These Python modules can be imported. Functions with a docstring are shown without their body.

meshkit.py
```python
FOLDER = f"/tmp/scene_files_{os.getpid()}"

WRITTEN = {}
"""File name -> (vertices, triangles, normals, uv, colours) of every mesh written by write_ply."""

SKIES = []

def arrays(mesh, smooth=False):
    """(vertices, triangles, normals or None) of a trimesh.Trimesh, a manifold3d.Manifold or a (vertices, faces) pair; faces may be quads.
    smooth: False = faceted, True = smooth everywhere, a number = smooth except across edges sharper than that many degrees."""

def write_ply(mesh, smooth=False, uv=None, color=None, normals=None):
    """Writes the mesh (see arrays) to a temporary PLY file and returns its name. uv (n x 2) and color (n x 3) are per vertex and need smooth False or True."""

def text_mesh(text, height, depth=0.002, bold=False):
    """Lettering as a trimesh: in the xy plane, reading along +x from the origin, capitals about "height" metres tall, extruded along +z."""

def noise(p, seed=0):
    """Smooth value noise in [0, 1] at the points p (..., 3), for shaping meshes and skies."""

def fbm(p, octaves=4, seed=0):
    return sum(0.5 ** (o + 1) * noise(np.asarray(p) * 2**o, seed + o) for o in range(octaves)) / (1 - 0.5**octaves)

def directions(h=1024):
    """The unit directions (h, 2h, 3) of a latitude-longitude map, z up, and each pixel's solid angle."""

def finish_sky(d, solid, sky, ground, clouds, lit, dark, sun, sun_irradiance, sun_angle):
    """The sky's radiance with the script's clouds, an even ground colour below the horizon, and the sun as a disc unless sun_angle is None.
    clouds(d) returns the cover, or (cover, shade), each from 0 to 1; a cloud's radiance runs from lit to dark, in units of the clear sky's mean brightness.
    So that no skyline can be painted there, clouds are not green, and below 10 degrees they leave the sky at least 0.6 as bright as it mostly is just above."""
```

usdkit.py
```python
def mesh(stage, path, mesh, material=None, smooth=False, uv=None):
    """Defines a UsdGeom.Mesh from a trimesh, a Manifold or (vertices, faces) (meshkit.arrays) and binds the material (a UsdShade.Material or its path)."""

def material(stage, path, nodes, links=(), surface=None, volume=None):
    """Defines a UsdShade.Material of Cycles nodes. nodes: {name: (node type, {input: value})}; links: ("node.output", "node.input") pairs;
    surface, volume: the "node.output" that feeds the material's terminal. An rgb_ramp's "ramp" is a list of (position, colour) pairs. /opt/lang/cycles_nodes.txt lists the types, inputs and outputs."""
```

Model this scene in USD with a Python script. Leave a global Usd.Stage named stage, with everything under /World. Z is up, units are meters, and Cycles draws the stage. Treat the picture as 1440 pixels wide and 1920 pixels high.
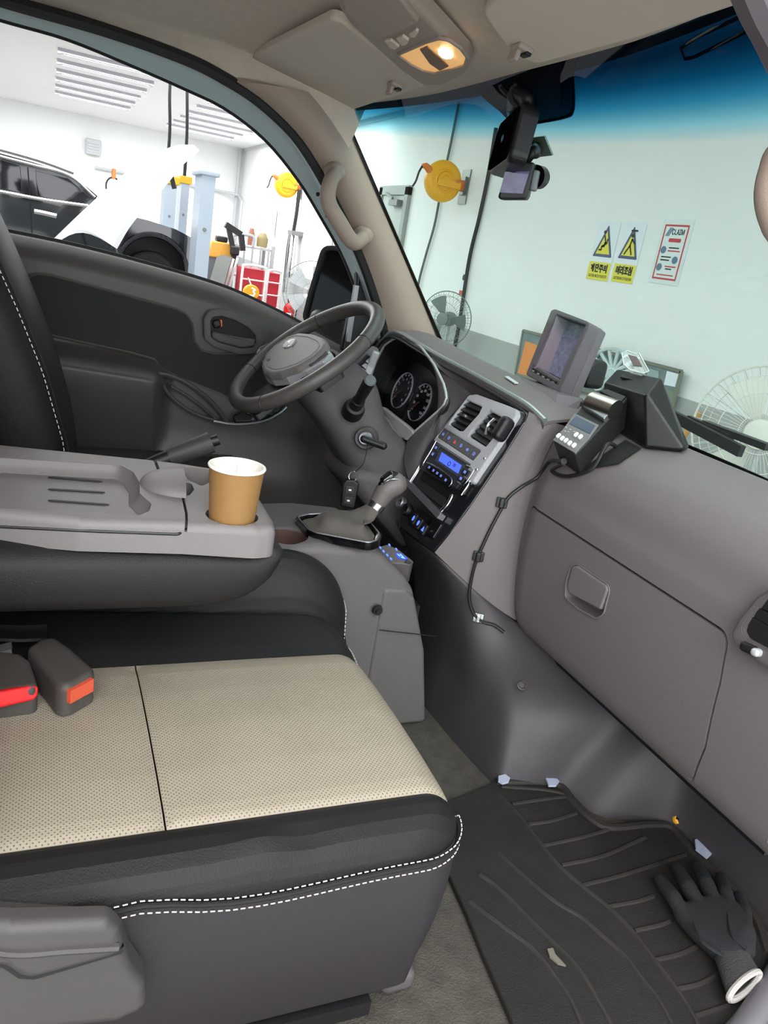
import math, random, numpy as np, trimesh, manifold3d as m3, usdkit, meshkit
from pxr import Usd, UsdGeom, UsdLux, UsdShade, Gf, Sdf
from shapely.geometry import Polygon, LineString, Point, box as sbox
from shapely import affinity
rng = random.Random(7); np.random.seed(7)
stage = Usd.Stage.CreateInMemory()
UsdGeom.SetStageUpAxis(stage, UsdGeom.Tokens.z); UsdGeom.SetStageMetersPerUnit(stage, 1.0)
UsdGeom.Xform.Define(stage, '/World'); UsdGeom.Scope.Define(stage, '/World/Looks')
# ---------------------------------------------------------------- camera
# vehicle axes: +x forward, +y towards the driver's door, +z up; camera leans in at the passenger door
FPX, CX, CY = 1450.0, 720.0, 960.0
C = np.array([0, 0, 1.70])
def _axes():
    L = np.array([90 - CX, 368 - CY, FPX]); L /= np.linalg.norm(L)
    a = np.array([-CX, 353 - CY, FPX]); b = np.array([1440 - CX, 353 + .171 * 1440 - CY, FPX])
    D = np.cross(a, b); D /= np.linalg.norm(D)
    if D[1] > 0: D = -D
    D = D - L * (D @ L); D /= np.linalg.norm(D)
    return np.array([np.cross(L, D), L, D])
R = _axes()
cam = UsdGeom.Camera.Define(stage, '/World/camera')
r_, u_, b_ = R @ [1, 0, 0], R @ [0, -1, 0], R @ [0, 0, -1]
M4 = Gf.Matrix4d(*[float(x) for row in ((*r_, 0), (*u_, 0), (*b_, 0), (*C, 1)) for x in row])
cam.AddTransformOp().Set(M4)
cam.CreateHorizontalApertureAttr(24.0); cam.CreateVerticalApertureAttr(32.0)
cam.CreateFocalLengthAttr(24.0 * FPX / 1440); cam.CreateClippingRangeAttr(Gf.Vec2f(0.02, 200))
cam.CreateExposureAttr(EXPOSURE := 0.45)
# ---------------------------------------------------------------- light
dome = UsdLux.DomeLight.Define(stage, '/World/sky'); dome.CreateIntensityAttr(0.9); dome.CreateColorAttr(Gf.Vec3f(.94, .97, 1.0))
GARAGE_LIGHT = 1.0
def rect_light(name, pos, w, h, power, color=(1, 1, 1)):
    l = UsdLux.RectLight.Define(stage, '/World/' + name); l.CreateWidthAttr(w); l.CreateHeightAttr(h)
    l.CreateIntensityAttr(power); l.CreateColorAttr(Gf.Vec3f(*color)); l.AddTranslateOp().Set(Gf.Vec3d(*pos))
    return l
for i, (lx, ly, lw, lh, pw) in enumerate([(1.2, 15.5, 6.0, 8.0, 4.4), (0.0, 7.5, 4.0, 5.0, 2.6), (0.0, 1.0, 4.0, 4.0, 1.9), (-1.0, -2.6, 5.0, 3.0, 6.0)]):
    rect_light(f'ceiling_area_fill_{i:03d}', (lx, ly, 3.56), lw, lh, pw * GARAGE_LIGHT)  # added area lights below the ceiling; only the far one has fittings

# ---------------------------------------------------------------- helpers
def ray(u, v): return R @ np.array([(u - CX) / FPX, (v - CY) / FPX, 1.0])
def P(u, v, x=None, y=None, z=None, pl=None):
    """The point of a plane of the cab that a feature measured in the photograph lies on."""
    d = ray(u, v)
    if pl is not None: t = ((pl[0] - C) @ pl[1]) / (d @ pl[1])
    else:
        k, val = (0, x) if x is not None else (1, y) if y is not None else (2, z)
        t = (val - C[k]) / d[k]
    return C + t * d
def nrm(v): v = np.asarray(v, float); return v / np.linalg.norm(v)
class Frame:
    """Local frame: o origin, a/b in-plane axes, n outward normal."""
    def __init__(s, o, n, up=(0, 0, 1)):
        s.o = np.asarray(o, float); s.n = nrm(n); s.a = nrm(np.cross(up, s.n)); s.b = np.cross(s.n, s.a)
    @property
    def pl(s): return (s.o, s.n)
    def px(s, pts, h=0.0):
        o = s.o + s.n * h
        return [((P(u, v, pl=(o, s.n)) - s.o) @ s.a, (P(u, v, pl=(o, s.n)) - s.o) @ s.b) for u, v in pts]
    def to(s, q): q = np.asarray(q, float); return s.o + q[..., :1] * s.a + q[..., 1:2] * s.b + q[..., 2:3] * s.n
    def mesh(s, m): m = m.copy(); m.vertices = s.to(np.asarray(m.vertices)); return m
    def at(s, x, y, h=0): return s.to(np.array([x, y, h]))
    def up(s, h): f = Frame.__new__(Frame); f.o = s.o + s.n * h; f.a, f.b, f.n = s.a, s.b, s.n; return f
def cat(*ms):
    ms = [x for m in ms for x in (m if isinstance(m, (list, tuple)) else [m]) if x is not None]
    return trimesh.util.concatenate(ms)
def spline(pts, n=8, closed=False):
    """Catmull-Rom through the points."""
    p = np.asarray(pts, float)
    q = np.vstack([p[-1:], p, p[:2]]) if closed else np.vstack([2 * p[:1] - p[1:2], p, 2 * p[-1:] - p[-2:-1]])
    out = []
    for i in range(1, len(q) - 2):
        for t in np.arange(n) / n:
            a, b, c, d = q[i - 1], q[i], q[i + 1], q[i + 2]
            out.append(.5 * (2 * b + (c - a) * t + (2 * a - 5 * b + 4 * c - d) * t * t + (3 * b - a - 3 * c + d) * t ** 3))
    if not closed: out.append(p[-1])
    return np.array(out)
def resample(pts, n, closed=False):
    p = np.asarray(pts, float)
    if closed: p = np.vstack([p, p[:1]])
    s = np.r_[0, np.cumsum(np.linalg.norm(np.diff(p, axis=0), axis=1))]
    t = np.linspace(0, s[-1], n + 1)[:-1] if closed else np.linspace(0, s[-1], n)
    return np.stack([np.interp(t, s, p[:, k]) for k in range(p.shape[1])], 1)
def grid(g, thick=0.0, closed=False, direction=None):
    """Surface over a grid of points g[i, j]; thick > 0 makes a closed shell (towards -direction or -normal)."""
    g = np.asarray(g, float); n, m = g.shape[:2]
    idx = np.arange(n * m).reshape(n, m); f = []
    for j in range(m if closed else m - 1):
        k = (j + 1) % m
        a, b, c, d = idx[:-1, j], idx[1:, j], idx[1:, k], idx[:-1, k]
        f += [np.stack([a, b, c], 1), np.stack([a, c, d], 1)]
    f = np.vstack(f); v = g.reshape(-1, 3)
    if thick:
        if direction is None:
            t = trimesh.Trimesh(v, f, process=False); nn = t.vertex_normals
        else: nn = np.tile(nrm(direction), (len(v), 1))
        w = v - nn * thick; off = len(v)
        fs = [f, f[:, ::-1] + off]
        def rim(e):
            a, b = e[:-1], e[1:]
            fs.append(np.stack([a, a + off, b + off], 1)); fs.append(np.stack([a, b + off, b], 1))
        if not closed: rim(idx[:, 0]); rim(idx[::-1, -1])
        if closed:
            rim(np.r_[idx[0, :], idx[0, :1]][::-1]); rim(np.r_[idx[-1, :], idx[-1, :1]])
        else: rim(idx[0, ::-1]); rim(idx[-1, :])
        v = np.vstack([v, w]); f = np.vstack(fs)
        t = trimesh.Trimesh(v, f, process=False)
        if t.volume < 0: t.invert()
        return t
    return trimesh.Trimesh(v, f, process=False)
def tube(path, r, n=10, closed=False, flat=None):
    """Round tube along a path; r a number or one per point; flat=(normal, ratio) squeezes the section along a direction."""
    p = np.asarray(path, float); m = len(p); r = np.broadcast_to(np.asarray(r, float), (m,))
    tn = np.roll(p, -1, 0) - np.roll(p, 1, 0) if closed else np.gradient(p, axis=0)
    tn /= np.maximum(np.linalg.norm(tn, axis=1, keepdims=True), 1e-12)
    ref = np.array([0, 0, 1.]) if abs(tn[0][2]) < .9 else np.array([1., 0, 0])
    u = nrm(np.cross(tn[0], ref)); rows = []
    a = np.arange(n) * 2 * np.pi / n
    us = []
    for i in range(m):
        u = u - tn[i] * (u @ tn[i]); u = nrm(u); us.append(u.copy())
    twist = 0
    if closed:
        w = us[0]; e = us[-1] - tn[0] * (us[-1] @ tn[0]); e = nrm(e)
        twist = math.atan2(np.cross(e, w) @ tn[0], e @ w)
    for i in range(m):
        w = np.cross(tn[i], us[i]); ang = a + (twist * i / m if closed else 0)
        off = r[i] * (np.cos(ang)[:, None] * us[i] + np.sin(ang)[:, None] * w)
        if flat is not None:
            k = nrm(flat[0]); off = off - (1 - flat[1]) * (off @ k)[:, None] * k
        rows.append(p[i] + off)
    rows = np.array(rows); v = rows.reshape(-1, 3); idx = np.arange(m * n).reshape(m, n); f = []
    for i in range(m if closed else m - 1):
        k = (i + 1) % m
        A, B = idx[i], idx[k]
        f += [np.stack([A, np.roll(A, -1), np.roll(B, -1)], 1), np.stack([A, np.roll(B, -1), B], 1)]
    f = np.vstack(f)
    if not closed:
        v = np.vstack([v, p[:1], p[-1:]]); c0, c1 = len(v) - 2, len(v) - 1
        f = np.vstack([f, np.stack([np.roll(idx[0], -1), idx[0], np.full(n, c0)], 1), np.stack([idx[-1], np.roll(idx[-1], -1), np.full(n, c1)], 1)])
    return trimesh.Trimesh(v, f, process=False)
def lathe(prof, n=32, o=(0, 0, 0), axis=(0, 0, 1), arc=2 * np.pi):
    """Revolve (radius, height) pairs about an axis through o."""
    F = Frame(o, axis, (0, 0, 1) if abs(nrm(axis)[2]) < .9 else (1, 0, 0)); a = np.arange(n) * arc / n
    g = np.array([[F.to(np.array([r * np.cos(t), r * np.sin(t), h])) for t in a] for r, h in prof])
    m = grid(g, closed=True); m.merge_vertices(); m.update_faces(m.nondegenerate_faces())
    if m.is_watertight and m.volume < 0: m.invert()
    return m
def poly_clean(pts):
    p = pts if hasattr(pts, 'geom_type') else Polygon(pts)
    if not p.is_valid: p = p.buffer(0)
    return p
def rnd(pts, r):
    """Round a polygon's corners."""
    p = poly_clean(pts); return p.buffer(-r, 6).buffer(2 * r, 6).buffer(-r, 6)
def prism(pts, F, h, bevel=0.0, base=0.0, r=0.0):
    """Extrude a polygon (frame coordinates, may have holes) along the frame's normal from base by h with a chamfered front edge."""
    p = rnd(pts, r) if r else poly_clean(pts)
    if bevel > 0 and h > 0 and p.geom_type == 'Polygon' and not p.interiors:
        q = rnd(p, max(r, min(bevel, h) * 1.15))
        if q.geom_type == 'Polygon' and q.area > .6 * p.area: p = q.simplify(1e-5)
    if p.geom_type != 'Polygon': return cat([prism(g, F, h, bevel, base) for g in p.geoms])
    if h < 0: base, h, flip = base + h, -h, True
    def cs(q):
        rings = [np.array(x.coords)[:-1] for g in getattr(q, 'geoms', [q]) for x in [g.exterior, *g.interiors]]
        return m3.CrossSection(rings, m3.FillRule.EvenOdd)
    if bevel <= 0:
        m = trimesh.creation.extrude_polygon(p.simplify(1e-6), h, engine='earcut')
    else:
        ms = []; k = 3
        b = min(bevel, h * .98)
        ext = np.array(p.exterior.simplify(1e-5).coords)[:-1]
        if not p.exterior.is_ccw: ext = ext[::-1]
        if not p.interiors:
            d0 = ext - np.roll(ext, 1, 0); d1 = np.roll(ext, -1, 0) - ext
            n0 = np.stack([-d0[:, 1], d0[:, 0]], 1) / np.maximum(np.linalg.norm(d0, axis=1)[:, None], 1e-9)
            n1 = np.stack([-d1[:, 1], d1[:, 0]], 1) / np.maximum(np.linalg.norm(d1, axis=1)[:, None], 1e-9)
            nn = n0 + n1; nn = nn / np.maximum((nn * n0).sum(1, keepdims=True), .5)
            rings = [np.c_[ext, np.zeros(len(ext))]]
            for i in range(k + 1):
                a = i / k * np.pi / 2
                rings.append(np.c_[ext + nn * b * (1 - np.cos(a)), np.full(len(ext), h - b + b * np.sin(a))])
            g = np.array(rings); n = len(ext); idx = np.arange(g.shape[0] * n).reshape(g.shape[0], n); f = []
            for i in range(g.shape[0] - 1):
                A, B = idx[i], idx[i + 1]
                f += [np.stack([A, np.roll(A, -1), np.roll(B, -1)], 1), np.stack([A, np.roll(B, -1), B], 1)]
            import mapbox_earcut as me
            tri = me.triangulate_float64(ext, np.array([n], np.uint32)).reshape(-1, 3)
            if len(tri):
                ar = np.cross(ext[tri[0][1]] - ext[tri[0][0]], ext[tri[0][2]] - ext[tri[0][0]])
                if ar < 0: tri = tri[:, ::-1]
                f += [tri[:, ::-1], tri + idx[-1][0]]
            m = trimesh.Trimesh(g.reshape(-1, 3), np.vstack(f), process=False)
        else:
            ms = [m3.Manifold.extrude(cs(p), h - b)]
            for i in range(k):
                t0 = (i + 1) / (k + 1)
                q = p.buffer(-b * (1 - math.cos(t0 * math.pi / 2)))
                ms.append(m3.Manifold.extrude(cs(q), h - b + b * math.sin(t0 * math.pi / 2)))
            ms.append(m3.Manifold.extrude(cs(p.buffer(-b)), h))
            M = m3.Manifold.batch_boolean(ms, m3.OpType.Add).to_mesh()
            m = trimesh.Trimesh(M.vert_properties[:, :3], M.tri_verts, process=False)
    m = m.copy(); m.vertices[:, 2] += base
    return F.mesh(m)
def man(m):
    m = m.copy(); m.merge_vertices()
    return m3.Manifold(m3.Mesh(np.asarray(m.vertices, np.float32), np.asarray(m.faces, np.uint32)))
def tri(M):
    q = M.to_mesh(); return trimesh.Trimesh(q.vert_properties[:, :3], q.tri_verts, process=False)
def cut(a, *bs):
    A = man(a)
    for b in bs: A = A - man(b)
    return tri(A)
def rbox(c, size, r=.005, F=None, seg=10):
    """Box with rounded edges: hull of eight balls. c, size in frame (or world) axes."""
    sx, sy, sz = [max(s / 2 - r, 1e-4) for s in size]
    s = m3.Manifold.sphere(r, seg)
    M = m3.Manifold.batch_hull([s.translate((x, y, z)) for x in (-sx, sx) for y in (-sy, sy) for z in (-sz, sz)])
    m = tri(M); m.vertices += np.asarray(c, float)
    return F.mesh(m) if F else m
def box(lo, hi):
    lo, hi = np.asarray(lo, float), np.asarray(hi, float)
    m = trimesh.creation.box(np.abs(hi - lo)); m.apply_translation((lo + hi) / 2); return m
def bar(a, b, w, h=None, up=(0, 0, 1)):
    """Rectangular bar from a to b, w wide and h high."""
    a, b = np.asarray(a, float), np.asarray(b, float); d = b - a; L = np.linalg.norm(d); h = h or w
    n = d / L
    if abs(n @ nrm(up)) > .98: up = (1, 0, 0)
    F = Frame(a, n, up); m = trimesh.creation.box((w, h, L)); m.vertices[:, 2] += L / 2
    return F.mesh(m)
def hullpts(pts, r):
    """Hull of balls at the points."""
    r = np.broadcast_to(r, (len(pts),))
    return tri(m3.Manifold.batch_hull([m3.Manifold.sphere(float(q), 14).translate(tuple(float(c) for c in p)) for p, q in zip(pts, r)]))
def ell(cx, cy, a, b, n=40, rot=0):
    t = np.arange(n) * 2 * np.pi / n; x, y = a * np.cos(t), b * np.sin(t)
    return [(cx + x_ * math.cos(rot) - y_ * math.sin(rot), cy + x_ * math.sin(rot) + y_ * math.cos(rot)) for x_, y_ in zip(x, y)]
# ---- scene prims
used, LOC = {}, {}
def numbered(path):
    k = used.get(path, 0); used[path] = k + 1
    return path if k == 0 else f'{path}_{k:03d}'
def thing(name, label, cat_, loc=(0, 0, 0), group=None, kind=None):
    path = numbered('/World/' + name); x = UsdGeom.Xform.Define(stage, path)
    x.AddTranslateOp().Set(Gf.Vec3d(*[float(q) for q in loc])); LOC[path] = np.asarray(loc, float)
    p = x.GetPrim(); p.SetCustomDataByKey('label', label); p.SetCustomDataByKey('category', cat_)
    if group: p.SetCustomDataByKey('group', group)
    if kind: p.SetCustomDataByKey('kind', kind)
    return path
def part(parent, name, mesh, mat, label=None, smooth=35, kind=None):
    path = numbered(f'{parent}/{name}'); root = parent if parent in LOC else parent.rsplit('/', 1)[0]
    if isinstance(mesh, (list, tuple)): mesh = cat(*mesh)
    m = mesh.copy(); off = LOC[root]; m.vertices = np.asarray(m.vertices) - off
    g = usdkit.mesh(stage, path, m, mat, smooth=smooth)
    if label: g.GetPrim().SetCustomDataByKey('label', label)
    if kind: g.GetPrim().SetCustomDataByKey('kind', kind)
    return path
def sub(parent_part, name, mesh, mat, label=None, smooth=35, kind=None):
    """A piece of a part (third level)."""
    return part(parent_part, name, mesh, mat, label, smooth, kind)
def solo(name, mesh, mat, label, cat_, group=None, kind=None, smooth=35):
    path = numbered('/World/' + name)
    if isinstance(mesh, (list, tuple)): mesh = cat(*mesh)
    g = usdkit.mesh(stage, path, mesh, mat, smooth=smooth); p = g.GetPrim()
    p.SetCustomDataByKey('label', label); p.SetCustomDataByKey('category', cat_)
    if group: p.SetCustomDataByKey('group', group)
    if kind: p.SetCustomDataByKey('kind', kind)
    return path
def copy_of(src, label, loc, rotz=0, group=None, scale=None):
    p0 = stage.GetPrimAtPath(src); cd = p0.GetCustomData()
    base = src.rsplit('/', 1)[1]
    import re
    path = numbered('/World/' + re.sub(r'_\d{3}$', '', base)); x = UsdGeom.Xform.Define(stage, path); p = x.GetPrim()
    p.GetReferences().AddInternalReference(src); x.ClearXformOpOrder()
    x.AddTranslateOp().Set(Gf.Vec3d(*[float(q) for q in loc]))
    if rotz: x.AddRotateZOp().Set(float(rotz))
    if scale: x.AddScaleOp().Set(Gf.Vec3f(scale, scale, scale))
    p.SetInstanceable(True)
    p.SetCustomDataByKey('label', label); p.SetCustomDataByKey('category', cd['category'])
    if group: p.SetCustomDataByKey('group', group)
    return path
# ---- materials
def lin(c): return tuple(((x / 255) / 12.92 if x / 255 <= .04045 else ((x / 255 + .055) / 1.055) ** 2.4) for x in c)
MATS = {}
def mat(name, rgb, rough=.5, metal=0.0, grain=0.0, scale=900.0, vary=0.0, vscale=6.0, spec=.5, coat=0.0, emit=None, estr=0.0, trans=0.0, sheen=0.0, kind='noise', alpha=1.0):
    """Principled surface, colour given in sRGB; grain = bump height of a fine leather/plastic texture, vary = blotchy tone."""
    if name in MATS: return MATS[name]
    c = lin(rgb)
    n = {'p': ('principled_bsdf', {'base_color': c, 'roughness': rough, 'metallic': metal, 'specular_ior_level': spec, 'coat_weight': coat, 'transmission_weight': trans, 'sheen_weight': sheen, 'alpha': alpha})}
    l = []
    if emit: n['p'][1].update({'emission_color': lin(emit), 'emission_strength': estr})
    if grain or vary: n['g'] = ('geometry', {})
    if vary:
        n['v'] = ('noise_texture', {'scale': vscale, 'detail': 4.0, 'roughness': .6})
        n['r'] = ('rgb_ramp', {'ramp': [(0.3, tuple(x * (1 - vary) for x in c)), (0.7, tuple(min(1, x * (1 + vary)) for x in c))]})
        l += [('g.position', 'v.vector'), ('v.fac', 'r.fac'), ('r.color', 'p.base_color')]
    if grain:
        if kind == 'voronoi': n['t'] = ('voronoi_texture', {'scale': scale}); out = 't.distance'
        else: n['t'] = ('noise_texture', {'scale': scale, 'detail': 2.0}); out = 't.fac'
        n['b'] = ('bump', {'strength': .6, 'distance': grain})
        l += [('g.position', 't.vector'), (out, 'b.height'), ('b.normal', 'p.normal')]
    MATS[name] = usdkit.material(stage, '/World/Looks/' + name, n, l, surface='p.BSDF')
    return MATS[name]
def smooth01(t): t = np.clip(t, 0, 1); return t * t * (3 - 2 * t)

# main materials
DASH = mat('dash_plastic', (112, 105, 105), .55, grain=.0004, scale=1400, spec=.4)
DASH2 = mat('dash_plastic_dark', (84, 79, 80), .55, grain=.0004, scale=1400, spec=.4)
CONS = mat('console_plastic', (115, 111, 110), .5, grain=.0003, scale=1500, spec=.45)
DOORP = mat('door_plastic', (70, 67, 64), .42, grain=.0004, scale=1200)
DOORF = mat('door_fabric', (44, 44, 43), .9, grain=.0005, scale=1800)
BLACKP = mat('black_plastic', (22, 22, 24), .45, grain=.0002, scale=1500)
GLOSSB = mat('piano_black', (10, 10, 12), .12, coat=.5)
RUBBER = mat('black_rubber', (18, 18, 19), .65)
LEATHER = mat('black_leather', (29, 28, 29), .55, grain=.0004, scale=520, kind='voronoi', spec=.28)
SKIRT = mat('seat_vinyl', (40, 36, 40), .6, grain=.0008, scale=900)
HEADL = mat('headliner_fabric', (205, 190, 174), .95, grain=.0010, scale=900, vary=.05, vscale=40)
PILLAR = mat('pillar_plastic', (166, 147, 134), .7, grain=.0006, scale=1000)
CHROME = mat('chrome', (215, 215, 218), .22, metal=1.0)
SILVER = mat('silver_paint', (196, 196, 200), .42, metal=.35)
DSILVER = mat('satin_silver', (150, 150, 155), .38, metal=.8)
WHITEP = mat('white_print', (232, 232, 232), .6)
# ================================================================ GARAGE (the setting outside the cab)
WALLW = mat('wall_white', (236, 238, 238), .8, vary=.015, vscale=1.5)
CEILW = mat('ceiling_white', (232, 232, 234), .8)
GREYB = mat('dado_grey', (168, 172, 170), .7, vary=.03, vscale=2)
CONC = mat('garage_floor_paint', (158, 160, 156), .35, vary=.12, vscale=1.2)
WX, WY, WZ = 4.5, 21.3, 3.6
def struct(name, m, material, label, cat_): return solo(name, m, material, label, cat_, kind='structure')
struct('floor', box((-9, -7, -.1), (4.6, 21.5, 0)), CONC, 'grey painted concrete garage floor under the truck', 'floor')
struct('ceiling', box((-9, -5.0, WZ), (4.6, 21.5, WZ + .1)), CEILW, 'flat white garage ceiling with rows of long light fittings', 'ceiling')
struct('wall_front', box((WX, -7, 0), (WX + .12, 21.5, WZ)), WALLW, 'white painted garage wall ahead of the windshield', 'wall')
struct('wall_left', box((-9, WY, 0), (4.6, WY + .12, WZ)), WALLW, 'white far garage wall behind the raised black car', 'wall')
struct('wall_back', box((-9.12, -7, 0), (-9, 21.5, WZ)), WALLW, 'white garage wall behind the truck', 'wall')
struct('baseboard_front', box((WX - .012, -7, 0), (WX, 21.3, 1.03)), GREYB, 'grey painted lower band along the white front wall', 'wall band')
struct('trim_1', box((WX - .05, -5, WZ - .06), (WX, 21.3, WZ)), mat('trim_grey', (196, 198, 200), .5), 'pale metal trim where front wall meets ceiling', 'trim')
# ceiling light fittings, two banks
FIT = mat('fitting_grey', (186, 186, 194), .5); LENS = mat('fitting_lens', (206, 206, 212), .4)
def fitting(a, b, label):
    a, b = np.array(a), np.array(b); t = thing('ceiling_light', label, 'ceiling light', (a + b) / 2, group='long ceiling light fittings')
    part(t, 'housing', bar(a + [0, 0, -.03], b + [0, 0, -.03], .10, .06), FIT)
    part(t, 'lens', bar(a + [.05, 0, -.068], b + [-.05, 0, -.068], .06, .016), LENS)
    for e in (a, b): part(t, 'end_cap', box(e + [-.02, -.06, -.07], e + [.02, .06, 0]), FIT)
nm = ['nearest', 'second', 'third', 'fourth', 'fifth', 'sixth']
for k in range(6):
    y = 12.8 + k * .98
    fitting((.1, y, WZ), (1.42, y, WZ), f'{nm[k]} long ceiling light fitting of the left bank')
for k in range(6):
    y = 14.2 + k * .98
    fitting((2.35, y, WZ), (3.75, y, WZ), f'{nm[k]} long ceiling light fitting of the right bank')
# corner pipes and conduits
PIPE = mat('grey_pipe', (186, 190, 194), .4); HOSEB = mat('black_hose', (30, 31, 33), .55)
solo('wall_pipe', [tube([(4.38, 21.1, 0), (4.38, 21.1, 3.55)], .05, 8), tube([(4.38, 20.4, .2), (4.38, 20.4, 2.35), (4.38, 20.9, 2.5), (3.9, 21.2, 2.52), (1.0, 21.22, 2.52)], .035, 8)], PIPE, 'pale grey pipes running up the far corner of the garage', 'pipe')
for (a, b, lb) in [((350, 172), (345, 345), 'long black air hose hanging from the ceiling behind the white hood'), ((316, 210), (315, 285), 'short black air hose hanging left of the longer one')]:
    p0 = P(*a, y=12.0); p1 = P(*b, y=12.0); top = np.array([p0[0], 12.0, 3.595])
    solo('air_hose', tube(spline([top, p0 * .6 + top * .4, (p0 + p1) / 2 + [.02, 0, 0], p1 - [0, 0, .3]], 6), .022, 8), HOSEB, lb, 'hose')
t = thing('vent_box', 'small grey vent box high on the far white wall', 'vent', (.95, 21.2, 2.95))
part(t, 'body', rbox((.95, 21.2, 2.95), (.34, .2, .34), .03), PIPE)
for k in range(4): part(t, 'slat', box((.82, 21.08, 2.84 + k * .06), (1.08, 21.1, 2.87 + k * .06)), FIT)
# ---- hose reels (prototype in world position, copies by reference)
YEL = mat('reel_yellow', (238, 170, 24), .4); ORG = mat('reel_orange', (225, 120, 50), .45); STEEL = mat('bracket_steel', (126, 128, 126), .4, metal=.5)
def hose_reel(o, label):
    o = np.array(o); t = thing('hose_reel', label, 'hose reel', o, group='yellow wall hose reels'); ax = (0, -1, 0)
    part(t, 'drum', lathe([(0, .09), (.05, .09), (.06, .075), (.17, .07), (.2, .06), (.225, .035), (.23, 0), (.225, -.035), (.2, -.06), (0, -.07)], 40, o, ax), YEL)
    part(t, 'cover_rib', lathe([(.10, .074), (.11, .086), (.12, .086), (.13, .072)], 40, o, ax), YEL)
    part(t, 'face_bar', rbox(o + [.05, -.085, -.02], (.30, .03, .08), .012), YEL)
    part(t, 'nozzle', tube([o + [-.19, -.02, .08], o + [-.26, -.03, .12], o + [-.30, -.03, .11]], [.045, .035, .025], 10), ORG)
    part(t, 'hook', tube(spline([o + [-.30, -.03, .11], o + [-.33, -.03, .04], o + [-.35, -.03, -.06], o + [-.38, -.03, -.12]], 5), .012, 6), HOSEB)
    part(t, 'arm', hullpts([o + [.14, -.09, .02], o + [.14, .02, -.04], o + [.28, -.02, .04], o + [.28, -.02, -.05]], .02), ORG)
    part(t, 'wall_bracket', [box(o + [.26, -.05, -.10], o + [.30, .05, .10]), box(o + [.285, -.10, -.20], o + [.299, .10, .18])], STEEL)
    return t
ra = P(830, 340, x=4.198); rb = P(537, 347, x=4.198)
reel0 = hose_reel(ra, 'yellow hose reel on the wall seen through the windshield')
copy_of(reel0, 'yellow hose reel on the far wall seen through the side window', rb, group='yellow wall hose reels')
def wallline(px, x=4.47, r=.012, n=8): return tube(spline([P(u, v, x=x) for u, v in px], n), r, 8)
solo('wall_cable', wallline([(868, 150), (858, 205), (845, 270), (828, 350), (815, 420), (798, 480), (785, 530), (772, 600)], r=.016), mat('grey_cable', (92, 98, 98), .5), 'grey cable running down past the yellow hose reel', 'cable')
solo('wall_cable', wallline([(930, 240), (915, 330), (898, 410), (880, 485), (862, 600), (850, 660)], r=.022), HOSEB, 'thick black cable on the white wall beside the standing fan', 'cable')
q = [P(561, 356, x=4.43), P(556, 400, x=4.43), P(548, 450, x=4.42), P(540, 520, x=4.42)]
solo('reel_hose', tube(spline(q, 6), .035, 8), HOSEB, 'dark hose dropping from the far yellow reel', 'hose')
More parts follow.
